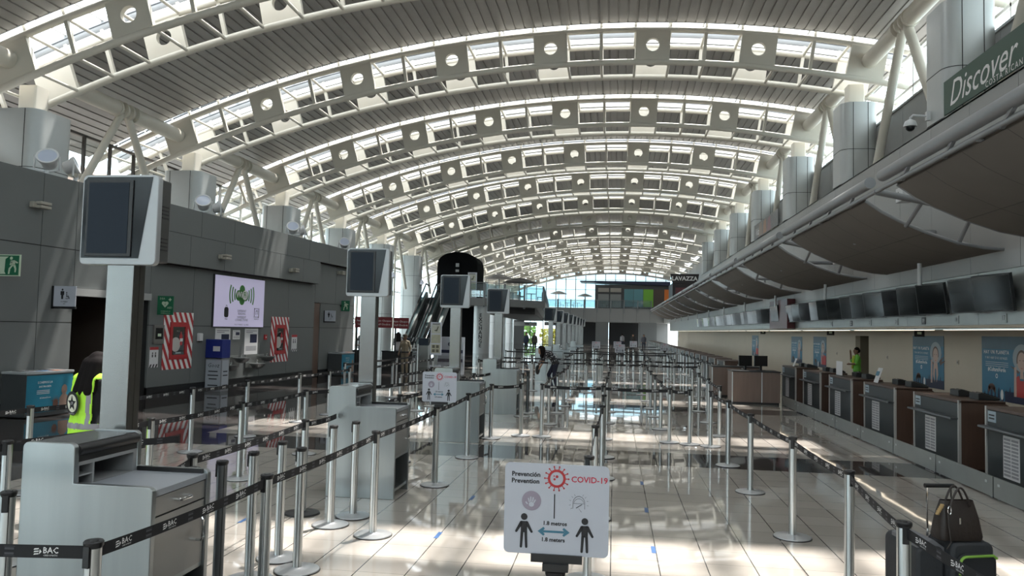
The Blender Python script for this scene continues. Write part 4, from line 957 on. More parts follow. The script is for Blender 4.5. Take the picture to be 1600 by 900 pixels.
def restroom(x0, x1, y, z0, z1, label, text=True):
    t, W, H, o = flag_sign('restroom_sign', x0, x1, y, z0, z1, label, M_SIGNW)
    e = MB(); e.box(-W / 2 - 0.03, 0.0, -H / 2 - 0.05, W / 2, 0.06, -H / 2); e.box(-W / 2 - 0.05, 0.0, -H / 2 - 0.05, -W / 2, 0.06, H / 2); e.build('black_edge', M_BLACKP, t, smooth=False)
    g = MB(); s = H; disc(g, o + Vector((-0.12 * s, 0, 0.32 * s)), X, Z, 0.05 * s, 12)
    flat(g, o + Vector((-0.12 * s, 0, 0)), X, Z, [(-0.10 * s, 0.25 * s), (0.10 * s, 0.25 * s), (0.10 * s, 0.06 * s), (0.06 * s, 0.06 * s), (0.05 * s, -0.14 * s), (-0.05 * s, -0.14 * s), (-0.06 * s, 0.06 * s), (-0.10 * s, 0.06 * s)])
    c = o + Vector((0.14 * s, 0, -0.04 * s)); disc(g, c, X, Z, 0.10 * s, 20, r0=0.075 * s, a0=-2.6, a1=1.2); disc(g, c + Vector((-0.03 * s, 0, 0.22 * s)), X, Z, 0.032 * s, 10)
    flat(g, c, X, Z, [(-0.05 * s, 0.18 * s), (-0.015 * s, 0.18 * s), (0.0, 0.04 * s), (0.09 * s, 0.04 * s), (0.15 * s, -0.08 * s), (0.11 * s, -0.09 * s), (0.07 * s, 0.0), (-0.04 * s, 0.0)])
    g.build('pictogram', M_INK, t, smooth=False)
    g = MB(); put_text(g, 'HOMBRES', 0.085 * s, o + Vector((0, 0, -0.27 * s)), X, Z, res=1); put_text(g, 'MEN', 0.06 * s, o + Vector((0, 0, -0.37 * s)), X, Z, res=1); g.build('lettering', M_INK, t, smooth=False)
restroom(-11.72, -11.22, 14.75, 2.20, 2.63, 'white restroom sign with man and wheelchair above the corridor opening')
restroom(-10.88, -10.46, 27.9, 2.08, 2.48, 'smaller white restroom sign near the end of the left wall')
t, W, H, o = flag_sign('aed_sign', -11.56, -11.12, 18.2, 2.10, 2.58, 'green AED heart sign projecting above the first hose cabinet', M_GREENS)
g = MB(); put_text(g, 'DEA', 0.075, o + Vector((-0.08, 0, 0.17)), X, Z, res=1); put_text(g, 'AED', 0.075, o + Vector((0.13, 0, -0.06)), X, Z, res=1); put_text(g, 'DESFIBRILADOR', 0.036, o + Vector((0.02, 0, -0.15)), X, Z, res=1); put_text(g, 'DEFIBRILLATOR', 0.036, o + Vector((0.02, 0, -0.20)), X, Z, res=1); g.build('lettering', M_SAGE, t, smooth=False)
g = MB(); c = o + Vector((0.0, 0, 0.03)); hp = [(0, -0.085)] + [(0.045 + 0.048 * math.cos(a), 0.028 + 0.045 * math.sin(a)) for a in (-0.5, 0.2, 0.9, 1.6, 2.4)]; hp += [(-x, y) for x, y in hp[:0:-1]]
flat(g, c, X, Z, hp); rect(g, o + Vector((0.13, 0, 0.15)), X, Z, -0.012, -0.04, 0.012, 0.04); rect(g, o + Vector((0.13, 0, 0.15)), X, Z, -0.04, -0.012, 0.04, 0.012); ho = g.build('heart_mark', M_SAGE, t, smooth=False)
g = MB(); flat(g, c + Vector((0, -0.002, 0)), X, Z, [(0.012, 0.04), (-0.018, -0.005), (-0.002, -0.005), (-0.012, -0.05), (0.018, 0.005), (0.002, 0.005)]); g.build('bolt_mark', M_GREENS, ho, smooth=False)

# small wall boxes, notices, fountains
t = on_wall('aed_box', 'grey framed defibrillator box left of the first hose cabinet', 'wall box', 18.26, 1.60)
b = MB(); b.box(-0.20, -0.05, -0.24, 0.20, 0, 0.24); b.build('case', mat('grey metal box', (0.20, 0.19, 0.18), 0.4, metal=0.5), t, smooth=False)
b = MB(); b.box(-0.14, -0.054, -0.12, 0.14, -0.049, 0.16); b.build('window', M_BLACKG, t, smooth=False)
b = MB(); b.box(-0.06, -0.058, -0.05, 0.07, -0.053, 0.02); b.build('device', M_SAGE, t, smooth=False)
def notice(y, z, w, h, label, red=False):
    t = on_wall('wall_notice', label, 'notice', y, z, 0.003, 'paper notices on the left wall')
    b = MB(); b.box(-w / 2, -0.004, -h / 2, w / 2, 0, h / 2); b.build('sheet', M_PAPER, t, smooth=False); g = MB(); o = (0, -0.0055, 0)
    if red:
        rect(g, o, X, Z, -w / 2, h * 0.36, w / 2, h / 2)
        g.build('red_header', M_RED, t, smooth=False); g = MB()
        for s in (-1, 1): disc(g, Vector(o) + Vector((s * w * 0.17, 0, h * 0.20)), X, Z, w * 0.07, 8); rect(g, o, X, Z, s * w * 0.17 - w * 0.07, h * 0.0, s * w * 0.17 + w * 0.07, h * 0.14)
        for k in range(3): x = -w / 2 + k * w / 3; flat(g, o, X, Z, [(x, -h / 2), (x + w / 6, -h / 2), (x + w / 6 + w / 8, -h * 0.34), (x + w / 8, -h * 0.34)])
        g.build('print', M_INK, t, smooth=False)
    else:
        rect(g, o, X, Z, -w * 0.1, -h * 0.05, w * 0.42, h * 0.28); g.build('dark_panel', M_NAVY, t, smooth=False); g = MB(); o = (0, -0.0065, 0)
        for k, (a, c) in enumerate(((-0.4, 0.4), (-0.4, 0.1))): rect(g, o, X, Z, w * a, h * (0.40 - 0.06 * k), w * c, h * (0.42 - 0.06 * k))
        for k in range(4): rect(g, o, X, Z, -w * 0.4, h * (-0.20 - 0.05 * k), w * 0.4, h * (-0.185 - 0.05 * k))
        g.build('print', mat('grey print', (0.10, 0.10, 0.13), 0.5), t, smooth=False)
    return t
notice(21.2, 1.38, 0.78, 0.78, 'white poster notice above the left wall fountain'); notice(22.78, 1.37, 0.78, 0.80, 'white poster notice above the right wall fountain'); notice(21.92, 1.58, 0.40, 0.28, 'small white notice between the two poster notices')
notice(18.15, 1.02, 0.34, 0.52, 'red headed notice low on the wall left of the first hose cabinet', True); notice(25.62, 1.28, 0.40, 0.58, 'red headed notice right of the second hose cabinet', True)
t = on_wall('sanitizer_dispenser', 'white hand gel dispenser right of the first hose cabinet', 'dispenser', 20.02, 1.52); b = MB(); b.prism(rrect(0.15, 0.22, 0.03, 3), (0, 0, 0), X, Z, (0, -0.09, 0)); b.build('body', M_PAPER, t); b = MB(); b.box(-0.04, -0.10, -0.10, 0.04, -0.02, -0.13); b.build('nozzle', M_BLACKP, t, smooth=False)
t = on_wall('alarm_box', 'small red fire alarm box left of the second hose cabinet', 'alarm box', 23.62, 1.50); b = MB(); b.box(-0.07, -0.04, -0.08, 0.07, 0, 0.08); b.build('case', M_RED, t, smooth=False); b = MB(); b.box(-0.03, -0.045, -0.02, 0.03, -0.038, 0.02); b.build('button', M_PAPER, t, smooth=False)
def fountain(y, label):
    t = on_wall('wall_fountain', label, 'drinking fountain', y, 0.78, 0.012, 'steel drinking fountains')
    b = MB(); b.box(-0.55, -0.02, -0.22, 0.55, 0, 0.18); b.build('back_plate', M_GREYST, t, smooth=False)
    for dx, dz in ((-0.28, -0.10), (0.30, 0.10)):
        m = MB(); m.lathe([(0.05, -0.14), (0.16, -0.10), (0.24, 0.0), (0.25, 0.02), (0.22, 0.015), (0.05, -0.03)], 20, c=(dx, -0.275, dz)); bo = m.build('basin', M_INOX, t)
        m = MB(); m.tube([(dx + 0.16, -0.16, dz), (dx + 0.16, -0.18, dz + 0.11), (dx + 0.12, -0.20, dz + 0.13)], 0.016, 8); m.build('spout', M_CHROME, bo)
fountain(21.5, 'left steel drinking fountain with two basins below the notices'); fountain(23.0, 'right steel drinking fountain with two basins below the notices')
t = thing('leaflet_stand', 'blue and silver standing dispenser with printed panels before the left wall', 'dispenser stand', (*LW(20.55, 0, 0.28).xy, 0), -0.12)
b = MB(); b.box(-0.26, -0.18, 0, 0.26, 0.18, 0.92); b.build('body', mat('silver cabinet', (0.26, 0.27, 0.29), 0.35, metal=0.4), t, smooth=False, bevel=0.01)
b = MB(); b.box(-0.27, -0.19, 0.94, 0.27, 0.19, 1.46); b.build('blue_top', mat('royal blue plastic', (0.012, 0.025, 0.20), 0.35), t, smooth=False, bevel=0.01); b = MB(); b.box(-0.02, -0.196, 1.13, 0.20, -0.188, 1.27); b.build('label', M_PAPER, t, smooth=False)
for (x0, x1) in ((-0.24, 0.24),):
    g = MB(); rect(g, (0, -0.183, 0), X, Z, x0, 0.10, x1, 0.88); g.build('front_panel', mat('pale grey print panel', (0.42, 0.45, 0.50), 0.4), t, smooth=False)
    g = MB()
    for z, w in ((0.55, 0.30), (0.44, 0.34), (0.34, 0.26), (0.16, 0.32)): rect(g, (0, -0.185, 0), X, Z, -w / 2, z, w / 2, z + 0.03)
    put_text(g, 'Gooz', 0.17, (0, -0.185, 0.73), X, Z, res=1, shear=0.2); g.build('print', M_INK, t, smooth=False)
    g = MB(); rect(g, (0.263, 0, 0), (0, 1, 0), Z, -0.15, 0.10, 0.15, 0.88); so = g.build('side_panel', MATS['pale grey print panel'], t, smooth=False)
    g = MB()
    for z, w in ((0.55, 0.20), (0.44, 0.22), (0.16, 0.22)): rect(g, (0.265, 0, 0), (0, 1, 0), Z, -w / 2, z, w / 2, z + 0.03)
    g.build('print', M_INK, so, smooth=False)
# twin emergency lamps
def elamp(y, z, out, label):
    t = on_wall('emergency_lamp', label, 'emergency lamp', y, z, out, 'beige twin emergency lamps'); M_BEI = mat('beige plastic', (0.36, 0.34, 0.29), 0.5)
    b = MB(); b.box(-0.05, -0.10, -0.06, 0.05, 0, 0.06); b.build('mount', M_BEI, t, smooth=False, bevel=0.01)
    for dz in (-0.035, 0.045): b = MB(); b.box(0.02, -0.22, dz - 0.03, 0.30, -0.08, dz + 0.03); b.build('head', M_BEI, t, smooth=False, bevel=0.012)
for a in ((14.1, 4.25, 0, 'beige twin emergency lamp high on the wall left of the nearest screen'), (20.4, 3.80, 0.28, 'beige twin emergency lamp above the WiFi light box'), (24.55, 3.75, 0.28, 'beige twin emergency lamp above the second hose cabinet'), (29.0, 4.0, 0, 'beige twin emergency lamp at the far end of the left wall')): elamp(*a)
# floodlights in pairs on the wall top and column faces
def flood(loc, aim, r, label, stand=0.35):
    t = thing('floodlight', label, 'floodlight', loc, group='white round floodlights'); d = Vector(aim).normalized(); c = Vector((0, 0, stand))
    q = d.to_track_quat('Z', 'Y').to_matrix()
    m = MB(); prof = [(0.35 * r, -1.5 * r), (0.75 * r, -1.3 * r), (0.85 * r, -0.5 * r), (1.0 * r, -0.3 * r), (1.08 * r, 0.0), (1.08 * r, 0.12 * r), (0.92 * r, 0.12 * r), (0.88 * r, 0.02 * r)]
    m.lathe(prof, 20); m.v = [tuple(q @ Vector(p) + c) for p in m.v]; ho = m.build('housing', M_FLOODH, t)
    m = MB(); disc(m, (0, 0, 0.06 * r), (1, 0, 0), (0, 1, 0), 0.9 * r, 20); m.v = [tuple(q @ Vector(p) + c) for p in m.v]; m.build('lens', M_LENS, ho)
    side = q @ Vector((1, 0, 0)); m = MB()
    m.tube([c + side * 1.18 * r, c + side * 1.18 * r + Vector((0, 0, -stand * 0.75)), Vector((0, 0, -stand * 0.0 + 0.05)), c - side * 1.18 * r + Vector((0, 0, -stand * 0.75)), c - side * 1.18 * r], 0.12 * r, 6); m.tube([(0, 0, 0), (0, 0, 0.08)], 0.25 * r, 8)
    m.build('bracket', M_FLOODH, t); return t
fy = [(14.55, 15.35), (20.1, 21.0), (25.4, 26.3)]
for i, (a, b) in enumerate(fy):
    p = LW(a, 4.97, -0.10); flood(p, (0.35, -0.75, 0.55), 0.20, f'round white floodlight facing the camera on the left wall top, {nth(i)} pair', 0.38)
    p = LW(b, 4.97, -0.10); flood(p, (0.75, 0.35, 0.35), 0.18, f'white floodlight turned away on the left wall top, {nth(i)} pair', 0.36)
flood((-10.9, 29.8, 4.97), (0.35, -0.75, 0.5), 0.20, 'round floodlight at the far end of the left wall top')
# recycling bins
def bin_(loc, rz, label):
    t = thing('recycling_bin', label, 'recycling bin', loc, rz, 'blue fronted recycling bins')
    W, D, H = 1.18, 0.56, 0.88; n = 10
    front = [(-W / 2 + W * k / n, -D / 2 - 0.06 * math.sin(PI * k / n)) for k in range(n + 1)]; plan = front + [(W / 2, D / 2), (-W / 2, D / 2)]
    b = MB(); b.prism(plan, (0, 0, 0.02), (1, 0, 0), (0, 1, 0), (0, 0, H - 0.06)); b.build('body', mat('dark grey bin side', (0.055, 0.06, 0.063), 0.4), t, ang=0.5)
    b = MB(); b.prism([(x * 1.03, y * 1.04) for x, y in plan], (0, 0, H - 0.04), (1, 0, 0), (0, 1, 0), (0, 0, 0.05)); lid = b.build('lid', mat('grey bin lid', (0.36, 0.38, 0.39), 0.4), t, ang=0.5, bevel=0.01)
    for k, x in enumerate((-0.34, -0.02, 0.30)):
        b = MB(); b.box(x - 0.11, 0.02, H + 0.008, x + 0.11, 0.20, H + 0.014); b.build('slot', M_BLACKP, lid, smooth=False)
        b = MB(); b.box(x - 0.13, -0.24, H + 0.008, x + 0.13, -0.06, H + 0.013); b.build('lid_label', [M_SIGNW, mat('blue label', (0.10, 0.22, 0.42), 0.5), mat('orange label', (0.50, 0.16, 0.06), 0.5)][k], lid, smooth=False)
    b = MB(); b.sheet([[(x * 0.99, y - 0.004, z) for x, y in front] for z in (0.10, H - 0.06)]); b.build('blue_front', mat('bin blue print', (0.02, 0.20, 0.30), 0.45, noise=0.2, nscale=2), t, ang=0.6)
    g = MB(); fx = lambda x: -D / 2 - 0.06 * math.sin(PI * (x + W / 2) / W) - 0.008
    for x, z, s, body in ((-0.20, 0.68, 0.062, 'ECHEMOS LA'), (-0.20, 0.60, 0.05, 'BASURA BIEN'), (-0.18, 0.38, 0.045, '#CulturaVerde')): put_text(g, body, s, (x, fx(-0.1) - 0.004, z), X, Z, res=1)
    for k in range(3): rect(g, (-0.2, fx(-0.1) - 0.004, 0), X, Z, -0.2, 0.46 + k * 0.03, 0.12, 0.468 + k * 0.03)
    g.build('lettering', M_LETTER, t, smooth=False)
    g = MB(); o = (0.28, fx(0.28) - 0.006, 0.32); flat(g, o, X, Z, [(-0.10, -0.2), (0.16, -0.2), (0.15, 0.02), (0.08, 0.10), (-0.02, 0.10), (-0.09, 0.02)]); disc(g, Vector(o) + Vector((0.03, -0.001, 0.19)), X, Z, 0.075, 16, ry=0.10); g.build('printed_figure', mat('tan print', (0.28, 0.19, 0.15), 0.5), t, smooth=False)
    g = MB()
    for k in range(7): a = 0.5 + 0.36 * k; flat(g, (0.08, fx(0.1) - 0.008, 0.26), X, Z, [(0.04 * math.cos(a + 0.3), 0.04 * math.sin(a + 0.3)), (0.04 * math.cos(a - 0.3), 0.04 * math.sin(a - 0.3)), (0.15 * math.cos(a), 0.15 * math.sin(a))])
    disc(g, (0.08, fx(0.1) - 0.007, 0.24), X, Z, 0.07, 12); g.build('printed_leaves', mat('brown print', (0.13, 0.06, 0.04), 0.5), t, smooth=False)
bin_((-11.45, 14.12, 0), 1.5, 'blue fronted recycling bin with three slots at the left, before the corridor'); bin_((-10.53, 28.9, 0), 1.5, 'farther blue fronted recycling bin at the end of the left wall')

# ================================================================== RIGHT SIDE THINGS
# sail canopy: one bay per column
DB = [D + 0.75 for D in DS]
SAILX = [(4.57, 4.46), (4.85, 4.26), (5.16, 4.09), (5.6, 3.89), (6.14, 3.70), (6.6, 3.61), (6.95, 3.58)]
def sail_bay(y0, y1, label):
    t = thing('canopy_sail', label, 'canopy', (0, y0, 0), group='curved canopy sails over the desks'); L = y1 - y0
    def rows(y, dz=0.0): return [(x, y, z + dz) for x, z in SAILX]
    s = MB(); n = 6; ys = [0.72 + (L - 1.62) * i / n for i in range(n + 1)]
    s.sheet([rows(y) for y in ys][::-1]); s.sheet([rows(y, 0.05) for y in ys]); s.sheet([rows(ys[0]), rows(ys[0], 0.05)]); s.sheet([rows(ys[-1], 0.05), rows(ys[-1])])
    so = s.build('mesh_panel', M_SAIL, t, ang=0.9)
    for q in (1, 2, 3, 4):
        m = MB(); y = ys[0] + (ys[-1] - ys[0]) * q / 5; m.sheet([[(x, y - 0.008, z - 0.004) for x, z in SAILX], [(x, y + 0.008, z - 0.004) for x, z in SAILX]][::-1]); m.build('seam', mat('dark seam', (0.09, 0.085, 0.08), 0.8), so, smooth=False)
    m = MB(); x, z = SAILX[3]; m.box(x - 0.008, ys[0], z - 0.006, x + 0.008, ys[-1], z - 0.003); m.build('seam', MATS['dark seam'], so, smooth=False)
    for y in (ys[0], ys[-1]): MB().tube(rows(y, 0.02), 0.03, 8).build('edge_rail', M_TUBE, t)
    MB().tube([(4.50, 0.22, 4.72), (4.50, L - 0.42, 4.72)], 0.10, 18).build('front_tube', M_TUBE, t)
    MB().tube([(4.54, 0.0, 4.53), (4.54, L - 0.02, 4.53)], 0.042, 10).build('lower_tube', M_TUBE, t)
    for y in (1.4, 3.0, 4.6, 6.2):
        m = MB(); m.bar((4.50, y - 0.2, 4.64), (4.55, y + 0.2, 4.50), 0.05, 0.06); m.build('tie_plate', M_TUBE, t, smooth=False)
    for y in (0.05, L * 0.5):
        MB().tube([(4.54, y, 4.53), (5.6, y, 4.30), (6.98, y, 4.30)], 0.06, 10).build('cantilever_arm', M_TUBE, t)
        for x, z0, z1 in ((5.3, 4.02, 4.34), (6.2, 3.70, 4.30)): MB().tube([(x, y + (0.72 if y < 1 else 0), z0), (x, y, z1)], 0.04, 8).build('hanger', M_TUBE, t)
    MB().tube([(6.6, 3.65, 3.12), (6.6, 3.65, 3.60)], 0.045, 10).build('drop_tube', M_FLOODH, t)
    return t
BAYS = [DB[0] - 3.8 - 7.6 + 7.6 * i for i in range(14)]
sl = sail_bay(BAYS[0], BAYS[0] + 7.6, 'curved taupe canopy sail nearest the camera at top right'); slt = tree_of(sl)
for i, y in enumerate(BAYS[1:13]): dup(sl, slt, (0, y, 0), label=f'curved taupe canopy sail with front tube, {nth(i + 1)} bay from the camera')

# check-in desks
mat('silver trim', (0.50, 0.49, 0.47), 0.35, metal=0.3)
def desk(full=True):
    t = thing('check_in_desk', 'desk', 'check-in desk', (0, 0, 0), group='grey and wood check-in desks')
    Ln, H, W = 1.78, 1.03, 0.85
    b = MB(); b.box(0.0, 0.03, 0.08, 0.03, Ln - 0.03, H - 0.05); b.build('front_panel', M_LAMINATE, t, smooth=False)
    for y in (0.0, Ln - 0.035): b = MB(); b.box(-0.02, y, 0.0, 0.02, y + 0.035, H); b.build('edge_trim', MATS['silver trim'], t, smooth=False)
    for y in (0.0, Ln - 0.03): b = MB(); b.prism([(0.02, 0), (W, 0), (W, 0.86), (W - 0.22, H - 0.02), (0.02, H - 0.02)], (0, y, 0), X, Z, (0, 0.03, 0)); b.build('side_panel', M_WOOD, t, smooth=False)
    b = MB(); b.box(-0.01, 0.0, H - 0.045, W - 0.2, Ln, H); b.build('counter_top', M_WOOD, t, smooth=False, bevel=0.006)
    b = MB(); b.box(-0.13, 0.02, 0.735, 0.0, Ln - 0.02, 0.765); b.build('bag_ledge', M_ALUD, t, smooth=False, bevel=0.006)
    b = MB(); b.box(W - 0.22, 0.05, 0.78, W + 0.15, Ln - 0.05, 0.81); b.build('work_shelf', M_WOOD, t, smooth=False)
    if full:
        b = MB(); b.box(-0.006, 0.88, 0.12, 0.0, 1.30, 0.68); n = b.build('notice_sheet', M_PAPER, t, smooth=False)
        g = MB()
        for c in (0, 1):
            for k in range(11): rect(g, (-0.008, 0, 0), (0, -1, 0), Z, -1.28 + c * 0.20, 0.15 + k * 0.047, -1.10 + c * 0.20, 0.18 + k * 0.047)
        g.build('print', mat('grey table print', (0.30, 0.30, 0.32), 0.6), n, smooth=False)
        b = MB(); b.box(-0.006, 1.50, 0.82, 0.0, 1.72, 0.97); n = b.build('notice_plate', mat('pale blue plate', (0.36, 0.44, 0.50), 0.5), t, smooth=False)
        g = MB()
        for k in range(2): rect(g, (-0.008, 0, 0), (0, -1, 0), Z, -1.69, 0.86 + k * 0.045, -1.53, 0.88 + k * 0.045)
        g.build('print', M_INK, n, smooth=False)
        b = MB(); b.box(0.40, -0.012, 0.70, 0.56, 0.0, 0.83); b.build('reader', M_BLACKP, t, smooth=False)
        b = MB(); b.box(0.44, -0.008, 0.84, 0.53, 0.0, 0.91); b.build('small_label', M_PAPER, t, smooth=False)
        b = MB(); b.box(0.42, -0.03, 0.685, 0.54, 0.0, 0.70); b.build('reader_lip', M_PAPER, t, smooth=False)
    return t
d1 = desk(); d1t = tree_of(d1)
DESKX = 5.22
dy = [9.63, 12.25, 14.95, 17.6, 20.2, 22.9]
dl = ['at the right picture edge', 'second from the right edge, before the blue poster pair', 'third from the right edge', 'fourth from the right edge, before the doorway', 'fifth from the right edge', 'sixth from the right edge, beside the brown counter']
for i, (y, l) in enumerate(zip(dy, dl)):
    o = d1 if i == 0 else dup(d1, d1t, (0, 0, 0)); o.location = (DESKX, y + 0.30, 0); o['label'] = f'grey fronted check-in desk {l}'
for i in range(24):
    dup(d1, d1t, (3.78, 27.4 + 2.55 * i, 0), label=f'far check-in desk beyond the brown counters, {nth(i)} of its row', group='far check-in desks')
# things on the desks
def keyboard_box(x, y, z, label, rz=0.0):
    t = thing('desk_terminal', label, 'desk terminal', (x, y, z), rz, 'black desk terminals')
    b = MB(); b.prism([(-0.15, 0), (0.15, 0), (0.17, 0.03), (-0.10, 0.11), (-0.15, 0.10)], (0, -0.16, 0), X, Z, (0, 0.32, 0)); b.build('body', M_BLACKP, t, smooth=False, bevel=0.008)
    b = MB(); b.obox((0.04, 0, 0.078), (0.10, 0, -0.03), (0, 0.13, 0), (0.0012, 0, 0.004)); b.build('screen', M_BLACKG, t, smooth=False)
def stand_card(x, y, z, label, tilt=0.15, w=0.26, h=0.30, pic=True):
    t = thing('desk_card', label, 'card stand', (x, y, z), 0.0, 'small card stands on the desks')
    b = MB(); b.obox((0, 0, h / 2), (0.003, 0, 0), (0, w / 2, 0), (tilt * h / 2, 0, h / 2)); b.build('card', M_PAPER, t, smooth=False)
    b = MB(); b.box(-0.04, -w / 2, 0, 0.06, w / 2, 0.012); b.build('foot', M_BLACKP, t, smooth=False)
    if pic:
        b = MB(); b.obox((-0.005, 0.02, h * 0.62), (0.001, 0, 0), (0, w * 0.36, 0), (tilt * h * 0.15, 0, h * 0.15)); b.build('picture', M_TEAL, t, smooth=False)
        b = MB(); b.obox((-0.009, -0.03, h * 0.28), (0.001, 0, 0), (0, w * 0.3, 0), (tilt * h * 0.08, 0, h * 0.08)); b.build('red_print', M_RED, t, smooth=False)
for i, y in enumerate(dy[:6]):
    for k, q in enumerate((0.35, 1.05)): keyboard_box(DESKX + 0.5, y + 0.30 + q, 1.03, f'{"nearer" if k == 0 else "farther"} black terminal on the desk {dl[i].split(",")[0]}')
stand_card(DESKX + 0.25, 10.95, 1.03, 'colourful tilted card stand on the rightmost desk'); stand_card(DESKX + 0.18, 16.75, 1.03, 'dark and white tilted card stand on the fourth desk', 0.35)
stand_card(DESKX + 0.12, 19.3, 1.03, 'plain white paper sheet standing on the fifth desk', 0.02, 0.50, 0.34, False); stand_card(DESKX + 0.22, 24.3, 1.03, 'white tilted card on the sixth desk', 0.4, 0.2, 0.24, False)
# low steel bumper plates in front of the desks
y = 8.6; i = 0
while y < 21.6:
    t = thing('bumper_plate', f'low galvanised bumper plate on the floor before the desks, {nth(i)} from the camera', 'bumper plate', (4.67, y, 0), 0, 'low steel bumper plates')
    b = MB(); b.box(0, 0.01, 0.02, 0.02, 1.70, 0.27); b.build('plate', M_GREYST, t, smooth=False)
    for q in (0.06, 1.6): b = MB(); b.box(0.02, q, 0, 0.10, q + 0.05, 0.24); b.build('bracket', M_ALUD, t, smooth=False)
    for q in (0.15, 1.55): b = MB(); b.box(-0.004, q, 0.17, 0.0, q + 0.05, 0.20); b.build('fixing', M_ALU, t, smooth=False)
    y += 1.72; i += 1
# brown wooden counters across
def wood_counter(x0, x1, y0, y1, h, label):
    t = thing('wood_counter', label, 'counter', (x0, y0, 0), 0, 'brown wooden counters'); W, D = x1 - x0, y1 - y0
    b = MB(); b.box(0, 0, 0.06, W, D, h - 0.03); b.build('body', M_WOODL, t, smooth=False)
    b = MB(); b.box(0.02, 0.03, 0, W - 0.02, D - 0.02, 0.06); b.build('plinth', M_BLACKP, t, smooth=False)
    b = MB(); b.box(-0.02, -0.02, h - 0.03, W + 0.02, D + 0.02, h); b.build('counter_top', M_BLACKP, t, smooth=False)
    for x in (0.0, W * 0.62): b = MB(); b.box(x - 0.012, -0.008, 0.06, x + 0.012, 0.0, h - 0.03); b.build('edge_trim', M_ALU, t, smooth=False)
wood_counter(3.32, 4.62, 22.4, 23.3, 0.93, 'light brown wooden counter block facing the camera beside the belt line corner'); wood_counter(3.05, 4.5, 24.7, 25.5, 0.95, 'second brown wooden counter just behind the first')
for x, y, l in ((3.75, 22.9, 'left'), (4.2, 23.0, 'right')):
    t = thing('desk_monitor', f'black desktop monitor on the brown counter, {l} of two', 'monitor', (x, y, 0.93), 0.3, 'monitors on the brown counter')
    b = MB(); b.box(-0.2, -0.02, 0.12, 0.2, 0.02, 0.42); b.build('screen', M_BLACKP, t, smooth=False); b = MB(); b.box(-0.03, -0.02, 0.01, 0.03, 0.02, 0.14); b.build('stem', M_BLACKP, t, smooth=False); b = MB(); b.box(-0.1, -0.08, 0, 0.1, 0.08, 0.012); b.build('foot', M_BLACKP, t, smooth=False)
# overhead screens
def screen():
    t = thing('wall_screen', 'screen', 'screen', (0, 0, 0), 0, 'black overhead screens')
    b = MB(); dz, dx = 0.33, 0.045
    b.obox((0, 0, 0), (0.03, 0, 0.01), (0, 0.50, 0), (-dx, 0, dz)); b.build('casing', M_BLACKP, t, smooth=False)
    b = MB(); b.obox((-0.0315, 0, -0.008), (0.002, 0, 0.0006), (0, 0.48, 0), (-dx * 0.93, 0, dz * 0.93)); b.build('glass', mat('mirror black screen', (0.008, 0.010, 0.011), 0.09, spec=0.22), t, smooth=False)
    b = MB(); b.box(0.03, -0.1, -0.12, 0.22, 0.1, 0.10); b.build('mount', M_BLACKP, t, smooth=False)
    return t
s1 = screen(); s1t = tree_of(s1); si = 0
ys = [11.25, 12.45, 14.87, 16.0]
g0 = 17.57
while g0 < 62: ys += [g0, g0 + 1.165, g0 + 2.33]; g0 += 3.65
for y in ys:
    if 31.5 < y < 34.5: continue
    o = s1 if si == 0 else dup(s1, s1t, (0, 0, 0)); o.location = (6.76, y, 2.81); o.rotation_euler = (0, 0, 0.20 if si % 3 else 0.10); o['label'] = f'black tilted overhead screen above the desks, {nth(si)} from the camera'; si += 1
w = thing('red_panel_box', 'dark red panel box in the row of overhead screens', 'panel box', (6.80, 32.9, 2.85)); b = MB(); b.box(-0.12, -1.7, -0.62, 0.18, 1.7, 0.55); b.build('box', mat('dark maroon', (0.10, 0.015, 0.02), 0.35), w, smooth=False)
o = dup(s1, s1t, (6.62, 33.2, 2.86), label='black screen mounted on the dark red panel box')
for k, y in enumerate((9.4, 12.6, 14.95, 16.9, 18.6, 20.3, 22.3, 24.0, 26.1)):
    t = thing('number_plate', f'small numbered plate under the overhead screens, {nth(k)} from the camera', 'number plate', (6.983, y, 2.36), 0, 'number plates of the desks'); b = MB(); b.box(-0.012, -0.10, -0.08, 0, 0.10, 0.08); b.build('plate', M_BLACKP if k % 3 == 1 else M_GREYST, t, smooth=False)
    g = MB(); put_text(g, str(15 + k), 0.13, (-0.0135, 0, 0), (0, -1, 0), Z, res=1); g.build('number', M_LETTER if k % 3 == 1 else M_INK, t, smooth=False)
t = thing('light_strip', 'long pale light strip along the bulkhead edge above the desks', 'light', (7.0, 10, 2.17)); b = MB(); b.box(-0.03, -18, -0.015, 0.01, 90, 0.012); b.build('profile', M_ALU, t, smooth=False)
y = 12.0; k = 0
while y < 98:
    b = MB(); b.box(0.0, y - 10, -0.022, 0.06, y - 10 + 5.6, -0.0155); b.build('lit_diffuser', mat('warm lit diffuser', (1.0, 0.86, 0.66), 0.5, emit=3.2), t, smooth=False); y += 6.2
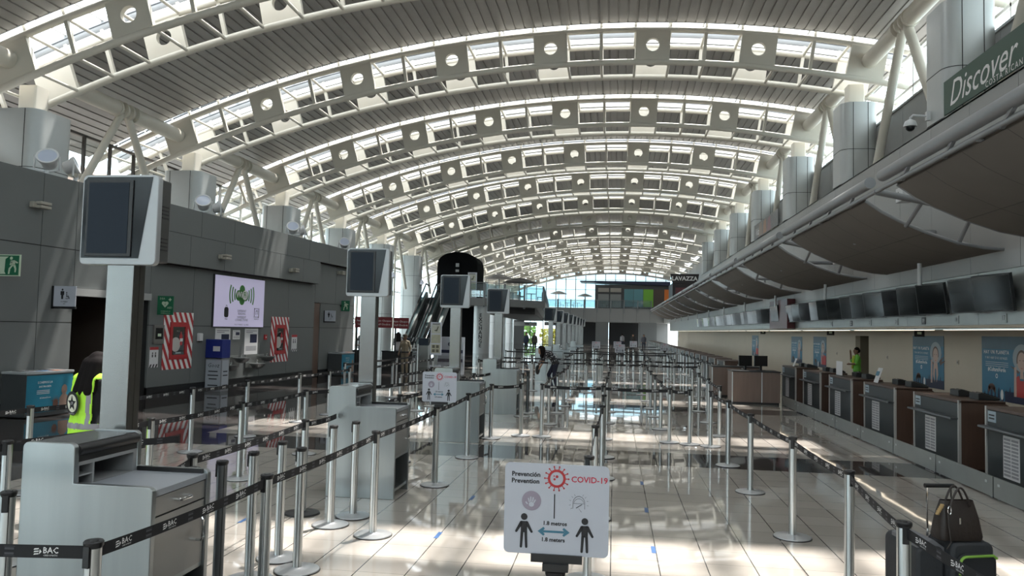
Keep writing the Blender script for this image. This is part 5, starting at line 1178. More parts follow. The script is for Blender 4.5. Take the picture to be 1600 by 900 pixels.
# posters on the back wall
def wall_poster(y0, y1, z0, z1, label, kind):
    t = thing('wall_poster', label, 'poster', (7.995, (y0 + y1) / 2, (z0 + z1) / 2), -PI / 2, 'blue posters behind the desks'); W, H = y1 - y0, z1 - z0
    b = MB(); b.box(-W / 2, -0.006, -H / 2, W / 2, 0, H / 2); b.build('sheet', M_BLUEP, t, smooth=False); o = Vector((0, -0.0075, 0)); o2 = Vector((0, -0.0095, 0)); o3 = Vector((0, -0.011, 0))
    g = MB(); rect(g, o, X, Z, -W / 2, H * 0.30, W / 2, H / 2); g.build('grey_sky', mat('poster grey blue', (0.07, 0.13, 0.18), 0.5, noise=0.3, nscale=2), t, smooth=False)
    g = MB()
    for k in range(14):
        x = -W * 0.45 + W * 0.07 * k; h = 0.10 + 0.09 * ((k * 7) % 5) / 4
        flat(g, o, X, Z, [(x - 0.05, -H / 2), (x + 0.07, -H / 2), (x + 0.03, -H / 2 + h * H * 1.3), (x - 0.01, -H / 2 + h * H)])
    rect(g, o2, X, Z, -W * 0.05, -H / 2, W / 2, -H * 0.34)
    g.build('dark_plants', M_NAVY, t, smooth=False)
    g = MB(); put_text(g, 'HAY UN PLANETA', 0.105 * H / 1.3, o2 + Vector((-W * 0.21, 0, H * 0.25)), X, Z, res=1, bold=0.02, spacing=1.25); put_text(g, 'Y NO HAY DOS IGUALES', 0.07 * H / 1.3, o2 + Vector((-W * 0.21, 0, H * 0.16)), X, Z, res=1, spacing=1.2)
    put_text(g, '#CulturaVerde', 0.12 * H / 1.3, o2 + Vector((-W * 0.20, 0, -H * 0.02)), X, Z, res=1, bold=0.02)
    for k in range(3): rect(g, o2, X, Z, -W * 0.42, H * (0.09 - 0.03 * k), W * 0.02, H * (0.095 - 0.03 * k))
    disc(g, o2 + Vector((-W * 0.2, 0, -H * 0.12)), X, Z, 0.05, 10, r0=0.03, ry=0.05); disc(g, o3 + Vector((-W * 0.10, 0, -H * 0.40)), X, Z, 0.06, 12, ry=0.11); g.build('lettering', M_LETTER, t, smooth=False)
    g = MB()
    for k in range(9): a = 0.35 + 0.30 * k; cx = W * 0.30; flat(g, o, X, Z, [(cx + 0.1 * W * math.cos(a + 0.35), -0.06 * H + 0.1 * H * math.sin(a + 0.35)), (cx + 0.1 * W * math.cos(a - 0.35), -0.06 * H + 0.1 * H * math.sin(a - 0.35)), (cx + 0.27 * W * math.cos(a), -0.06 * H + 0.30 * H * math.sin(a))])
    for k in range(6): a = 0.3 + 0.5 * k; disc(g, o2 + Vector((-W * 0.30 + 0.06 * W * math.cos(a), 0, -H * 0.36 + 0.07 * H * math.sin(a))), X, Z, 0.05, 8, ry=0.07)
    g.build('brown_leaves', mat('poster brown', (0.12, 0.065, 0.05), 0.5), t, smooth=False)
    c = W * 0.26; s = H / 1.3
    g = MB(); disc(g, o2 + Vector((c, 0, H * 0.18)), X, Z, 0.34 * s, 20, ry=0.27 * s); g.build('pale_halo', mat('poster halo', (0.30, 0.36, 0.40), 0.5), t, smooth=False)
    M_PSK = mat('poster skin', (0.50, 0.36, 0.30), 0.5)
    g = MB(); disc(g, o3 + Vector((c, 0, H * 0.13)), X, Z, 0.17 * s, 20, ry=0.18 * s); flat(g, o3, X, Z, [(c - 0.05, 0.0), (c + 0.05, 0.0), (c + 0.07, -0.16 * s), (c - 0.07, -0.16 * s)])
    flat(g, o3, X, Z, [(c - 0.28 * s, 0.05 * s), (c - 0.19 * s, 0.06 * s), (c - 0.20 * s, -0.52 * s), (c - 0.30 * s, -0.52 * s)]); g.build('printed_face', M_PSK, t, smooth=False)
    g = MB(); o4 = o3 + Vector((0, -0.0015, 0)); disc(g, o4 + Vector((c, 0, H * 0.14)), X, Z, 0.19 * s, 20, r0=0.15 * s, ry=0.21 * s, a0=-0.3, a1=PI + 0.3)
    for q in (-1, 1): disc(g, o4 + Vector((c + q * 0.062 * s, 0, H * 0.145)), X, Z, 0.022 * s, 8, ry=0.009 * s)
    g.build('printed_hair', mat('poster hair', (0.10, 0.06, 0.045), 0.5), t, smooth=False)
    g = MB(); flat(g, o4, X, Z, [(c - 0.045 * s, 0.045 * s), (c + 0.045 * s, 0.045 * s), (c, 0.030 * s)])
    if kind == 'red': flat(g, o4, X, Z, [(c - 0.20 * s, -0.14 * s), (c - 0.10 * s, -0.10 * s), (c - 0.06 * s, -0.2 * s), (c + 0.06 * s, -0.2 * s), (c + 0.10 * s, -0.10 * s), (W / 2, -0.16 * s), (W / 2, -0.52 * s), (c - 0.19 * s, -0.52 * s)])
    g.build('red_print', mat('poster red', (0.42, 0.03, 0.03), 0.5), t, smooth=False)
    if kind != 'red':
        g = MB()
        for q in (-1, 1): flat(g, o4, X, Z, [(c + q * 0.02 * s, -0.05 * s), (c + q * 0.11 * s, 0.0), (c + q * 0.16 * s, -0.30 * s), (c + q * 0.06 * s, -0.50 * s)])
        g.build('printed_hands', M_PSK, t, smooth=False)
wall_poster(15.9, 18.1, 0.70, 2.04, 'blue nature poster with a person in red, nearest behind the desks', 'red')
wall_poster(20.07, 22.03, 0.72, 2.03, 'blue nature poster with raised hands, second from the right behind the desks', 'hands')
wall_poster(30.6, 32.5, 0.75, 1.94, 'narrow looking blue poster with red, left of the doorway', 'red'); wall_poster(34.4, 36.4, 0.75, 1.92, 'farther narrow looking blue poster left of the doorway', 'hands'); wall_poster(44.5, 46.5, 0.75, 1.92, 'farthest small blue poster behind the far desks', 'red')
for k, (y, z) in enumerate(((19.3, 1.42), (24.0, 1.38), (29.2, 1.35))):
    t = thing('wall_socket', f'small wall socket on the cream back wall, {nth(k)} from the right', 'socket', (7.995, y, z), -PI / 2, 'sockets on the back wall'); b = MB(); b.box(-0.05, -0.012, -0.05, 0.05, 0, 0.05); b.build('plate', mat('ivory plastic', (0.42, 0.38, 0.32), 0.5), t, smooth=False); b = MB(); b.box(-0.02, -0.015, -0.02, 0.02, -0.011, 0.02); b.build('socket_face', M_ALUD, t, smooth=False)
for k, y in enumerate((20.0, 27.8, 40.0)):
    t = thing('ceiling_sign', f'small black hanging sign under the light strip, {nth(k)} from the right', 'sign', (7.4, y, 2.2), 0, 'small black signs under the soffit'); b = MB(); b.box(-0.12, -0.01, -0.2, 0.12, 0.01, 0); b.build('board', M_BLACKP, t, smooth=False); b = MB(); rect(b, (0, -0.012, -0.11), X, Z, -0.05, -0.03, 0.05, 0.03); b.build('mark', M_SAGE, t, smooth=False)
# banners on the fascia ledge
def banner(y0, y1, z0, z1, label, text=True):
    t = thing('fascia_banner', label, 'banner', (6.97, (y0 + y1) / 2, z0), -PI / 2); W, H = y1 - y0, z1 - z0
    b = MB(); b.box(-W / 2, -0.03, 0, W / 2, 0.0, H); b.build('panel', mat('deep green banner', (0.012, 0.060, 0.040), 0.4) if text else mat('muted mural print', (0.20, 0.20, 0.20), 0.5, noise=0.3), t, smooth=False, loc=None)
    o = Vector((0, -0.032, 0))
    if text:
        g = MB(); put_text(g, 'Discover', 0.74, o + Vector((-W / 2 + 1.62, 0, 0.34)), X, Z, res=3, shear=0.35); g.build('script_lettering', M_LETTER, t, smooth=False)
        g = MB(); put_text(g, 'COSTA RICAN', 0.17, o + Vector((-W / 2 + 2.55, 0, 0.06)), X, Z, res=2, spacing=1.3); g.build('lettering', M_LETTER, t, smooth=False)
        g = MB(); disc(g, o + Vector((W / 2 - 0.5, 0, 0.45)), X, Z, 0.42, 20, ry=0.32); g.build('printed_shape', mat('muted mauve print', (0.16, 0.13, 0.17), 0.5), t, smooth=False)
    else:
        for k, (x, w, c) in enumerate(((-1.2, 1.0, (0.30, 0.24, 0.20)), (-0.1, 0.9, (0.36, 0.22, 0.15)), (0.9, 0.9, (0.30, 0.18, 0.20)))):
            g = MB(); flat(g, o, X, Z, [(x - w / 2, 0.02), (x + w / 2, 0.02), (x + w / 3, H - 0.04), (x - w / 4, H - 0.1)]); g.build('printed_shape', mat(f'mural print {"abc"[k]}', c, 0.5), t, smooth=False)
        g = MB(); put_text(g, 'Vida', 0.5, o + Vector((-W / 2 + 0.9, -0.002, 0.28)), X, Z, res=2, shear=0.3); g.build('lettering', M_LETTER, t, smooth=False)
    return t
banner(12.9, 17.35, 6.745, 7.47, 'deep green banner with white script lettering on the right fascia ledge'); banner(34.3, 40.0, 6.745, 7.45, 'faded mural banner farther along the right fascia ledge', False)
# dome camera on the column foot, speakers on the fascia
t = thing('dome_camera', 'white dome camera on an arm at the right column foot', 'camera', (6.88, 18.1, 6.95))
b = MB(); b.box(-0.02, -0.05, -0.10, 0.06, 0.05, 0.10); b.build('wall_plate', M_FLOODH, t, smooth=False); MB().tube([(0, 0, 0.0), (-0.30, -0.02, 0.02), (-0.36, -0.02, -0.04), (-0.36, -0.02, -0.10)], 0.025, 8).build('arm', M_FLOODH, t)
b = MB(); b.lathe([(0.04, 0.06), (0.11, 0.02), (0.14, -0.06), (0.14, -0.10)], 18, c=(-0.36, -0.02, -0.14)); b.build('housing', M_FLOODH, t); b = MB(); b.sphere((-0.36, -0.02, -0.25), 0.10, 14, 8); b.build('dome', M_BLACKG, t)
for (x, y, z, l) in ((6.86, 15.8, 4.55, 'white loudspeaker box between the canopy sails'), (6.86, 18.9, 5.3, 'pale wall speaker half hidden behind the canopy tube'), (6.86, 24.2, 4.3, 'small white speaker between farther canopy sails')):
    t = thing('speaker_box', l, 'speaker', (x, y, z)); b = MB(); b.prism([(-0.30, -0.22), (0.0, -0.16), (0.0, 0.16), (-0.30, 0.22)], (0, 0, -0.16), X, (0, 1, 0), (0, 0, 0.34)); b.build('box', M_FLOODH, t, smooth=False, bevel=0.015)
    b = MB(); b.box(0.0, -0.05, -0.05, 0.14, 0.05, 0.05); b.build('bracket', M_ALUD, t, smooth=False)
    b = MB(); disc(b, (-0.302, 0.05, 0.04), (0, -1, 0), Z, 0.05, 12); b.build('logo', M_ALUD, t, smooth=False)

# ================================================================== FAR END
# closing wall behind the camera, far end wall and bridge
w = MB(); w.box(-17, -16.2, 0, 8.4, -16.0, 3.8); w.box(-17, -16.2, 8.6, 8.4, -16.0, 13.0); struct(w.build('wall_rear', M_PANELR, smooth=False))
g = MB(); g.box(-17, -16.12, 3.8, 8.4, -16.08, 8.6); go = struct(g.build('window_6', M_GLASS, smooth=False))
for k in range(17): f = MB(); f.box(-17 + 1.59 * k - 0.06, -16.2, 3.8, -17 + 1.59 * k + 0.06, -16.0, 8.6); f.build('mullion', M_WHITE, go, smooth=False)
for z in (4.6, 6.2, 7.8): f = MB(); f.box(-17, -16.2, z - 0.05, 8.4, -16.0, z + 0.05); f.build('transom', M_WHITE, go, smooth=False)
M_FARW = mat('grey far wall', (0.17, 0.175, 0.175), 0.5, noise=0.04)
w = MB()
for (x0, x1) in ((-17.0, -15.2), (-9.2, -6.4), (3.6, 8.2)): w.box(x0, 121, 0, x1, 121.3, 5.0)
struct(w.build('wall_far', M_FARW, smooth=False))
gl = glazing('window_4', 0, 0, 0.01, 0, 0.01, 1, [])
for c in kids(gl): bpy.data.objects.remove(c)
bpy.data.objects.remove(gl)
g = MB(); g.box(-17, 121.0, 5.2, 9.0, 121.03, 11.2); go = struct(g.build('window_4', M_GLASST, smooth=False))
x = -17.0
while x < 9.2:
    f = MB(); f.box(x - 0.06, 120.94, 5.2, x + 0.06, 121.08, 11.2); f.build('mullion', M_TUBE, go, smooth=False); x += 1.55
for z in (6.7, 8.4, 10.0): f = MB(); f.box(-17, 120.94, z - 0.03, 9, 121.08, z + 0.03); f.build('transom', M_TUBE, go, smooth=False)
g = MB(); g.box(-15.2, 121.1, 0, -9.2, 121.13, 4.6); go = struct(g.build('window_5', M_GLASS, smooth=False))
for x in (-15.2, -13.2, -11.2, -9.2): f = MB(); f.box(x - 0.06, 121.05, 0, x + 0.06, 121.18, 4.6); f.build('mullion', M_DARKBAR, go, smooth=False)
s = MB(); s.box(-10.3, 112, 3.3, 8.5, 121.2, 5.28); struct(s.build('floor_bridge', M_FARW, smooth=False))
s = MB()
for k in range(10): x = -10.2 + 1.9 * k; s.box(x - 0.012, 111.985, 3.32, x + 0.012, 112.0, 5.26)
struct(s.build('trim_2', M_JOINT, smooth=False))
c = MB(); c.box(-2.7, 111.8, 0, -0.85, 113.4, 3.3); c.box(3.6, 111.8, 0, 6.0, 113.2, 3.3); struct(c.build('wall_bridge_pier', mat('dark grey pier', (0.09, 0.095, 0.095), 0.5), smooth=False))
d = MB(); d.box(-0.85, 118, 0, 3.6, 118.2, 3.3); struct(d.build('wall_painted_hall_dark', mat('painted darkness of the hall', (0.012, 0.012, 0.013), 0.6), smooth=False))  # near-black sheets, here and beside, paint the dark depth beyond the openings
d = MB(); d.box(-6.4, 119, 0, -2.7, 119.2, 3.3); struct(d.build('wall_painted_side_dark', MATS['painted darkness of the hall'], smooth=False))
def rail(pts, label, h=1.2, step=2.3, z=0.0):
    t = thing('glass_balustrade', label, 'balustrade', (*pts[0], z), 0, 'glass balustrades of the upper level'); o = Vector((*pts[0], 0)); P = [Vector((*p, 0)) - o for p in pts]
    for i, (a, b) in enumerate(zip(P, P[1:])):
        m = MB(); m.bar(a + UP * (h * 0.5), b + UP * (h * 0.5), 0.02, h * 0.86); m.build('glass_panel', M_GLASSG, t, smooth=False)
        m = MB(); m.bar(a + UP * h, b + UP * h, 0.07, 0.05); m.build('handrail', M_ALUD, t, smooth=False)
        L = (b - a).length; n = max(1, round(L / step))
        for k in range(n + (1 if i == len(P) - 2 else 0)): q = a + (b - a) * (k / n); m = MB(); m.box(q.x - 0.07, q.y - 0.10, -0.7, q.x + 0.07, q.y + 0.02, h); m.build('baluster', M_ALUD, t, smooth=False)
    return t
rail([(-10.2, 111.95), (5.2, 111.95)], 'long glass balustrade across the far bridge', 1.2, 1.9, 5.28)
# mezzanine gallery on the left, around the lift tower and back to the bridge
s = MB(); s.prism([(-16.7, 59.4), (-11.9, 58.3), (-10.0, 58.6), (-5.7, 63), (-6.2, 70), (-9.4, 111.9), (-14.3, 111.9), (-14.3, 66.3), (-11.35, 66.3), (-11.35, 62.9), (-16.7, 62.9)], (0, 0, 3.72), X, (0, 1, 0), (0, 0, 0.58)); struct(s.build('floor_gallery', M_FARW, smooth=False))
s = MB(); s.prism([(-9.6, 60.6), (-6.6, 63.8), (-7.0, 70), (-10.4, 111.9), (-13.5, 111.9), (-11.0, 66.4)], (0, 0, 3.2), X, (0, 1, 0), (0, 0, 0.515)); struct(s.build('ceiling_gallery', mat('soffit with painted shadow', (0.06, 0.062, 0.064), 0.6), smooth=False))  # shadow under the gallery is put into this dark soffit colour
rail([(-11.8, 58.45), (-10.05, 58.75), (-5.85, 63.05), (-6.35, 70), (-9.5, 111)], 'glass balustrade along the curved left gallery edge', 1.2, 1.9, 4.31)
s = MB(); s.box(-13.6, 104, 0, -12.2, 104.3, 3.2); struct(s.build('wall_under_gallery', mat('dark grey pier', (0.09, 0.095, 0.095), 0.5), smooth=False))
t = thing('round_column', 'grey round column with vertical EXCHANGE lettering under the gallery', 'column', (-10.35, 59.6, 0))
c = MB(); c.lathe([(0.64, 0), (0.64, 3.71)], 28); c.build('shaft', M_CLAD, t)
g = MB()
for k, ch in enumerate('EXCHANGE'): put_text(g, ch, 0.40, (0.02, -0.655, 2.95 - 0.335 * k), X, Z, res=1, bold=0.02)
g.build('lettering', M_INK, t, smooth=False)
t = thing('lift_tower', 'black arch topped lift tower beside the escalators', 'lift tower', (0, 63, 0)); s = MB(); n = 16; x0, x1 = -14.85, -11.4; xc, hw = (x0 + x1) / 2, (x1 - x0) / 2
s.prism([(x0, 0), (x1, 0), (x1, 7.0)] + [(xc + hw * math.cos(PI * (k + 1) / (n + 1)), 7.0 + 1.3 * math.sin(PI * (k + 1) / (n + 1)) ** 0.7) for k in range(n)] + [(x0, 7.0)], (0, 0, 0), X, Z, (0, 3.0, 0)); s.build('shell', mat('matt black cladding', (0.004, 0.004, 0.0045), 0.9, spec=0.1), t, smooth=False)
b = MB(); b.box(x0 + 1.0, -0.06, 4.31, x1 - 0.7, 0.0, 6.2); b.build('door_frame', M_PANELR, t, smooth=False); b = MB(); b.box(x0 + 1.15, -0.08, 4.31, x1 - 0.85, -0.055, 6.05); b.build('lift_door', M_GREYST, t, smooth=False)
for z0, z1 in ((7.05, 7.35), (6.62, 6.82)): b = MB(); b.box(xc - 0.14, -0.05, z0, xc + 0.14, 0.0, z1); b.build('indicator', M_PANELR, t, smooth=False)
# totem boards with printed pictures
def board(x, y, z, w, h, label, legs=True):
    t = thing('info_board', label, 'information board', (x, y, z), 0, 'tall white information boards'); b = MB(); b.box(-w / 2, 0, 0, w / 2, 0.12, h); b.build('frame', M_SIGNW, t, smooth=False)
    for k, c in enumerate(((0.42, 0.42, 0.36), (0.36, 0.35, 0.26), (0.40, 0.38, 0.28))): q = MB(); q.box(-w * 0.42, -0.01, h * (0.66 - 0.30 * k), w * 0.42, 0.0, h * (0.92 - 0.30 * k)); q.build('picture', mat(f'board print {"abc"[k]}', c, 0.5, noise=0.3, nscale=4), t, smooth=False)
    g = MB()
    for i in (0, 1):
        for j in (0, 1): rect(g, (0, -0.012, 0), X, Z, -w * 0.32 + i * w * 0.36, h * (0.08 + 0.13 * j), -w * 0.06 + i * w * 0.36, h * (0.17 + 0.13 * j))
    rect(g, (0, -0.012, 0), X, Z, -w * 0.35, h * 0.93, w * 0.35, h * 0.96); flat(g, (0, -0.012, 0), X, Z, [(-w * 0.2, h * 0.74), (w * 0.1, h * 0.72), (w * 0.25, h * 0.86), (w * 0.18, h * 0.88), (w * 0.05, h * 0.78)]); g.build('print', mat('dark olive print', (0.09, 0.085, 0.06), 0.5), t, smooth=False)
board(-10.57, 45, 0.30, 0.66, 1.95, 'tall white information board standing before the escalators'); t = board(-11.35, 60.4, 4.3, 0.72, 2.1, 'white information board on the landing by the lift tower')
b = MB(); b.box(-10.7, 45.02, 0, -10.45, 45.10, 0.31); tag(b.build('board_foot', M_GREYST, smooth=False), 'grey foot block under the tall information board', 'stand')
# escalators
def escalator(x0, xt, y0, yt, zt, w, label):
    t = thing('escalator', label, 'escalator', (x0, y0, 0), 0, 'escalators to the upper level'); dx, dy_, L = xt - x0, yt - y0, 1.0
    A, B = Vector((0, 0, 0.1)), Vector((dx, dy_, zt)); n = 34
    for k in range(n):
        p = A + (B - A) * (k / n); q = A + (B - A) * ((k + 1) / n); m = MB(); m.box(p.x - w / 2, p.y, p.z - 0.25, p.x + w / 2, q.y + 0.05, q.z - 0.02); m.build('step', mat('dark escalator step', (0.035, 0.04, 0.042), 0.5), t, smooth=False)
    for s in (-1, 1):
        o = Vector((s * (w / 2 + 0.11), 0, 0)); m = MB(); m.bar(A + o + Vector((0, -0.6, 0.15)), B + o + Vector((0, 0.4, 0.25)), 0.20, 0.55); m.build('skirt', M_GREYST, t, smooth=False)
        m = MB(); m.bar(A + o + UP * 0.72, B + o + UP * 0.72, 0.03, 0.72); m.build('glass_side', M_GLASSG, t, smooth=False)
        m = MB(); m.tube([A + o + Vector((0, -0.9, 0.5)), A + o + Vector((0, -1.0, 0.85)), A + o + Vector((0, -0.6, 1.10)), A + o + UP * 1.12, B + o + UP * 1.12, B + o + Vector((0, 0.9, 1.0))], 0.06, 8); m.build('handrail', M_BLACKP, t)
escalator(-13.5, -14.15, 50, 58.2, 4.2, 0.62, 'left escalator rising beside the glazed left wall'); escalator(-12.45, -13.05, 50, 58.2, 4.2, 0.62, 'right escalator rising toward the lift tower')
# white lattice trusses in front of the tall left glazing
def lattice(y, label):
    t = thing('lattice_post', label, 'lattice post', (-16.2, y, 0), 0, 'white lattice posts in the tall glazing')
    for dx in (0, 0.9): MB().tube([(dx, 0, 0), (dx, 0, 7.6)], 0.07, 8).build('chord', M_STEEL, t)
    for k in range(7): MB().tube([(0 if k % 2 else 0.9, 0, 0.2 + k), (0.9 if k % 2 else 0, 0, 1.2 + k)], 0.04, 6).build('brace', M_STEEL, t)
    for k in range(4): MB().tube([(0, 0, 0.2 + 2 * k), (0.9, 0, 0.2 + 2 * k)], 0.04, 6).build('strut', M_STEEL, t)
    return t
la = lattice(37.0, 'white lattice post in the tall left glazing, nearest'); lat = tree_of(la)
for k, y in enumerate((44.3, 52.0, 59.5)): dup(la, lat, (-16.2, y, 0), label=f'white lattice post in the tall left glazing, {nth(k + 1)} from the camera')
for k, y in enumerate((33.1, 40.7, 48.3, 55.9)): flood((-14.42, y, 5.0), (0.6, -0.6, 0.5), 0.24, f'floodlight on a bare column face past the left wall, {nth(k)} from the camera', 0.3)
# self check-in hall: red boards, black counter, kiosks
for k, (x0, x1, z) in enumerate(((-11.45, -10.6, 1.86), (-10.5, -9.75, 1.87), (-9.68, -9.0, 1.85))):
    t = thing('self_check_in_sign', f'dark red self check-in board, {["left", "middle", "right"][k]} of three', 'sign', ((x0 + x1) / 2, 33, z), 0, 'red self check-in boards'); w2 = (x1 - x0) / 2
    b = MB(); b.box(-w2, 0, 0, w2, 0.06, 0.48); b.build('board', mat('dark red board', (0.16, 0.012, 0.018), 0.45), t, smooth=False)
    g = MB(); put_text(g, 'Auto Chequeo', 0.115, (0, -0.004, 0.31), X, Z, res=1); put_text(g, 'Self Check-in', 0.115, (0, -0.004, 0.15), X, Z, res=1); g.build('lettering', M_LETTER, t, smooth=False)
    b = MB(); b.box(-w2 + 0.05, 0.01, -z, -w2 + 0.12, 0.05, 0); b.build('post', M_BLACKP, t, smooth=False)
for k, (x0, x1) in enumerate(((-12.2, -11.15), (-10.35, -8.95))):
    t = thing('black_counter', f'black counter block under the red self check-in boards, {["left", "right"][k]} of two', 'counter', (x0, 33.6, 0), 0, 'black self check-in counters')
    b = MB(); b.box(0, 0, 0, x1 - x0, 0.8, 0.80); b.build('body', M_BLACKP, t, smooth=False); b = MB(); b.box(-0.03, -0.03, 0.80, x1 - x0 + 0.03, 0.83, 0.84); b.build('counter_top', M_BLACKG, t, smooth=False)
for k, x in enumerate((-10.1, -9.2)):
    t = thing('self_kiosk', f'grey self check-in kiosk with tilted screen, {["left", "right"][k]} of two', 'kiosk', (x, 36.5, 0), 0, 'self check-in kiosks'); b = MB(); b.box(-0.25, 0, 0, 0.25, 0.4, 1.05); b.build('body', M_GREYST, t, smooth=False); b = MB(); b.obox((0, 0.1, 1.22), (0.24, 0, 0), (0, 0.03, 0.01), (0, 0.05, 0.18)); b.build('screen', M_SCREEN, t, smooth=False)
t = thing('bank_kiosk', 'small white kiosk with dark letters behind the information board', 'kiosk', (-11.6, 52, 0)); b = MB(); b.box(-0.5, 0, 0, 1.3, 0.7, 1.3); b.build('body', M_SIGNW, t, smooth=False); g = MB(); put_text(g, 'esc', 0.55, (0.6, -0.004, 0.85), X, Z, res=2, bold=0.03); rect(g, (0.4, -0.004, 0.3), X, Z, -0.9, -0.1, 0.9, 0.12); g.build('lettering', M_NAVY, t, smooth=False)
# hanging flight boards under the gallery
for k, (x, y) in enumerate(((-11.6, 100.5), (-8.8, 113.5))):
    t = thing('hanging_board', f'grey hanging direction board under the gallery, {["left", "right"][k]} of two', 'sign', (x, y, 2.4 if k == 0 else 2.6), 0, 'hanging direction boards'); b = MB(); b.box(-1.5, 0, 0, 1.5, 0.15, 0.55); b.build('board', M_CONC, t, smooth=False); g = MB(); rect(g, (0.2, -0.003, 0.28), X, Z, -0.3, -0.08, 0.3, 0.08); g.build('arrow', M_BLACKP, t, smooth=False)
    for q in (-1.2, 1.2): MB().tube([(q, 0.07, 0.55), (q, 0.07, 0.8 if k == 0 else 0.7)], 0.03, 6).build('rod', M_ALUD, t)
# upper shops
t = thing('upper_shop', 'dark blue cafe pavilion with coloured glass panels on the far bridge', 'shop', (0, 115, 5.28))
b = MB(); b.prism([(-5.2, 3.98), (8.0, 3.55), (8.0, 4.15), (-5.2, 4.12)], (0, -0.6, 0), X, Z, (0, 4.5, 0)); b.build('flat_roof', M_NAVY, t, smooth=False)
b = MB(); b.box(-2.9, 0, 0, 8.0, 4, 3.6); b.build('back_wall', mat('dark shop wall', (0.05, 0.052, 0.055), 0.5), t, smooth=False)
for k, (x0, x1, c) in enumerate(((1.35, 2.7, (0.09, 0.24, 0.27)), (2.75, 4.1, (0.10, 0.26, 0.30)), (4.15, 5.6, (0.16, 0.42, 0.03)), (5.65, 7.15, (0.06, 0.04, 0.03)), (7.2, 8.0, (0.62, 0.16, 0.02)))):
    b = MB(); b.box(x0, -0.06, 0.4, x1, 0.0, 3.0); b.build('coloured_panel', mat(f'shop colour {"abcde"[k]}', c, 0.35), t, smooth=False)
for k, (x0, x1) in enumerate(((-2.5, -0.9), (-0.7, 0.9))): b = MB(); b.box(x0, -0.05, 0.2, x1, 0.0, 2.2); b.build('shutter', M_CONC, t, smooth=False); b = MB(); b.box(x0, -0.3, 2.5, x1, 0.0, 3.1); b.build('awning', mat('greige fabric', (0.30, 0.28, 0.25), 0.7), t, smooth=False)
t = thing('cafe_sign', 'black cafe sign board with white capitals above the canopy, far right', 'sign', (5.95, 85, 7.40)); b = MB(); b.prism([(0.25, 0), (2.9, 0), (3.05, 0.98), (0.0, 0.98)], (0, 0, 0), X, Z, (0, 0.5, 0)); b.build('board', mat('black brown board', (0.014, 0.009, 0.011), 0.5), t, smooth=False)
g = MB(); put_text(g, 'LAVAZZA', 0.62, (1.52, -0.006, 0.46), X, Z, res=1, bold=0.03); g.build('lettering', M_LETTER, t, smooth=False)
t = thing('cafe_kiosk', 'dark cafe kiosk under the black cafe sign board', 'kiosk', (6.2, 85.05, 5.29)); b = MB(); b.box(0, 0, 0, 2.75, 6, 2.1); b.build('body', mat('black brown board', (0, 0, 0)), t, smooth=False); b = MB(); b.box(0.3, -0.03, 0.9, 2.4, 0, 1.6); b.build('menu_panel', mat('dark maroon', (0.10, 0.015, 0.02)), t, smooth=False)
s = MB(); s.box(5.9, 84.5, 4.9, 7.0, 92, 5.28); struct(s.build('floor_cafe', M_FARW, smooth=False))
# parasols and tables on the upper level
def parasol(x, y, z, r, h, label, col):
    t = thing('parasol', label, 'parasol', (x, y, z), 0, 'parasols on the upper level'); b = MB(); b.lathe([(r, h - 0.45), (r * 0.98, h - 0.40), (r * 0.35, h - 0.08), (0.05, h)], 10); b.build('canopy', col, t, ang=0.3); MB().tube([(0, 0, 0), (0, 0, h - 0.05)], 0.05, 8).build('pole', M_ALUD, t); b = MB(); b.lathe([(0.45, 0), (0.45, 0.06), (0.08, 0.1)], 14); b.build('base', M_CONC, t)
M_PARA = mat('grey beige parasol cloth', (0.42, 0.40, 0.38), 0.8)
parasol(-10.4, 68.5, 4.3, 1.3, 2.6, 'pale parasol right beside the lift tower on the gallery', M_PARA); parasol(-8.3, 66.5, 4.3, 1.5, 2.15, 'wide dark grey parasol on the gallery corner', mat('dark parasol cloth', (0.17, 0.165, 0.16), 0.8)); parasol(-8.3, 114, 5.28, 1.3, 2.5, 'pale parasol at the left end of the bridge', M_PARA); parasol(-4.6, 118.6, 5.28, 1.2, 2.4, 'pale parasol before the far glazing', M_PARA)
for k, (x, y, z) in enumerate(((-10.2, 64.6, 4.3), (-8.6, 64.8, 4.3), (-7.2, 66.2, 4.3), (-7.0, 113.5, 5.28), (-5.5, 114, 5.28), (-1.8, 113.6, 5.28))):
    t = thing('cafe_table', f'small dark cafe table behind the upper balustrade, {nth(k)} from the left', 'table', (x, y, z), 0, 'cafe tables on the upper level'); b = MB(); b.lathe([(0.45, 0.72), (0.45, 0.75)], 14); b.build('table_top', M_BLACKP, t); MB().tube([(0, 0, 0), (0, 0, 0.72)], 0.04, 8).build('stem', M_ALUD, t)
    for q in (-0.75, 0.75): c = thing('cafe_chair', f'dark cafe chair {"left" if q < 0 else "right"} of the {nth(k)} upper table from the left', 'chair', (x + q, y, z), 0, 'cafe chairs on the upper level'); b = MB(); b.box(-0.22, -0.22, 0.43, 0.22, 0.22, 0.47); b.build('seat', M_BLACKP, c, smooth=False); b = MB(); s = 1 if q > 0 else -1; b.box(s * 0.19, -0.22, 0.47, s * 0.23, 0.22, 0.90); b.build('backrest', M_BLACKP, c, smooth=False); [MB().tube([(a * 0.19, bb * 0.19, 0), (a * 0.19, bb * 0.19, 0.43)], 0.015, 6).build('leg', M_BLACKP, c) for a in (-1, 1) for bb in (-1, 1)]
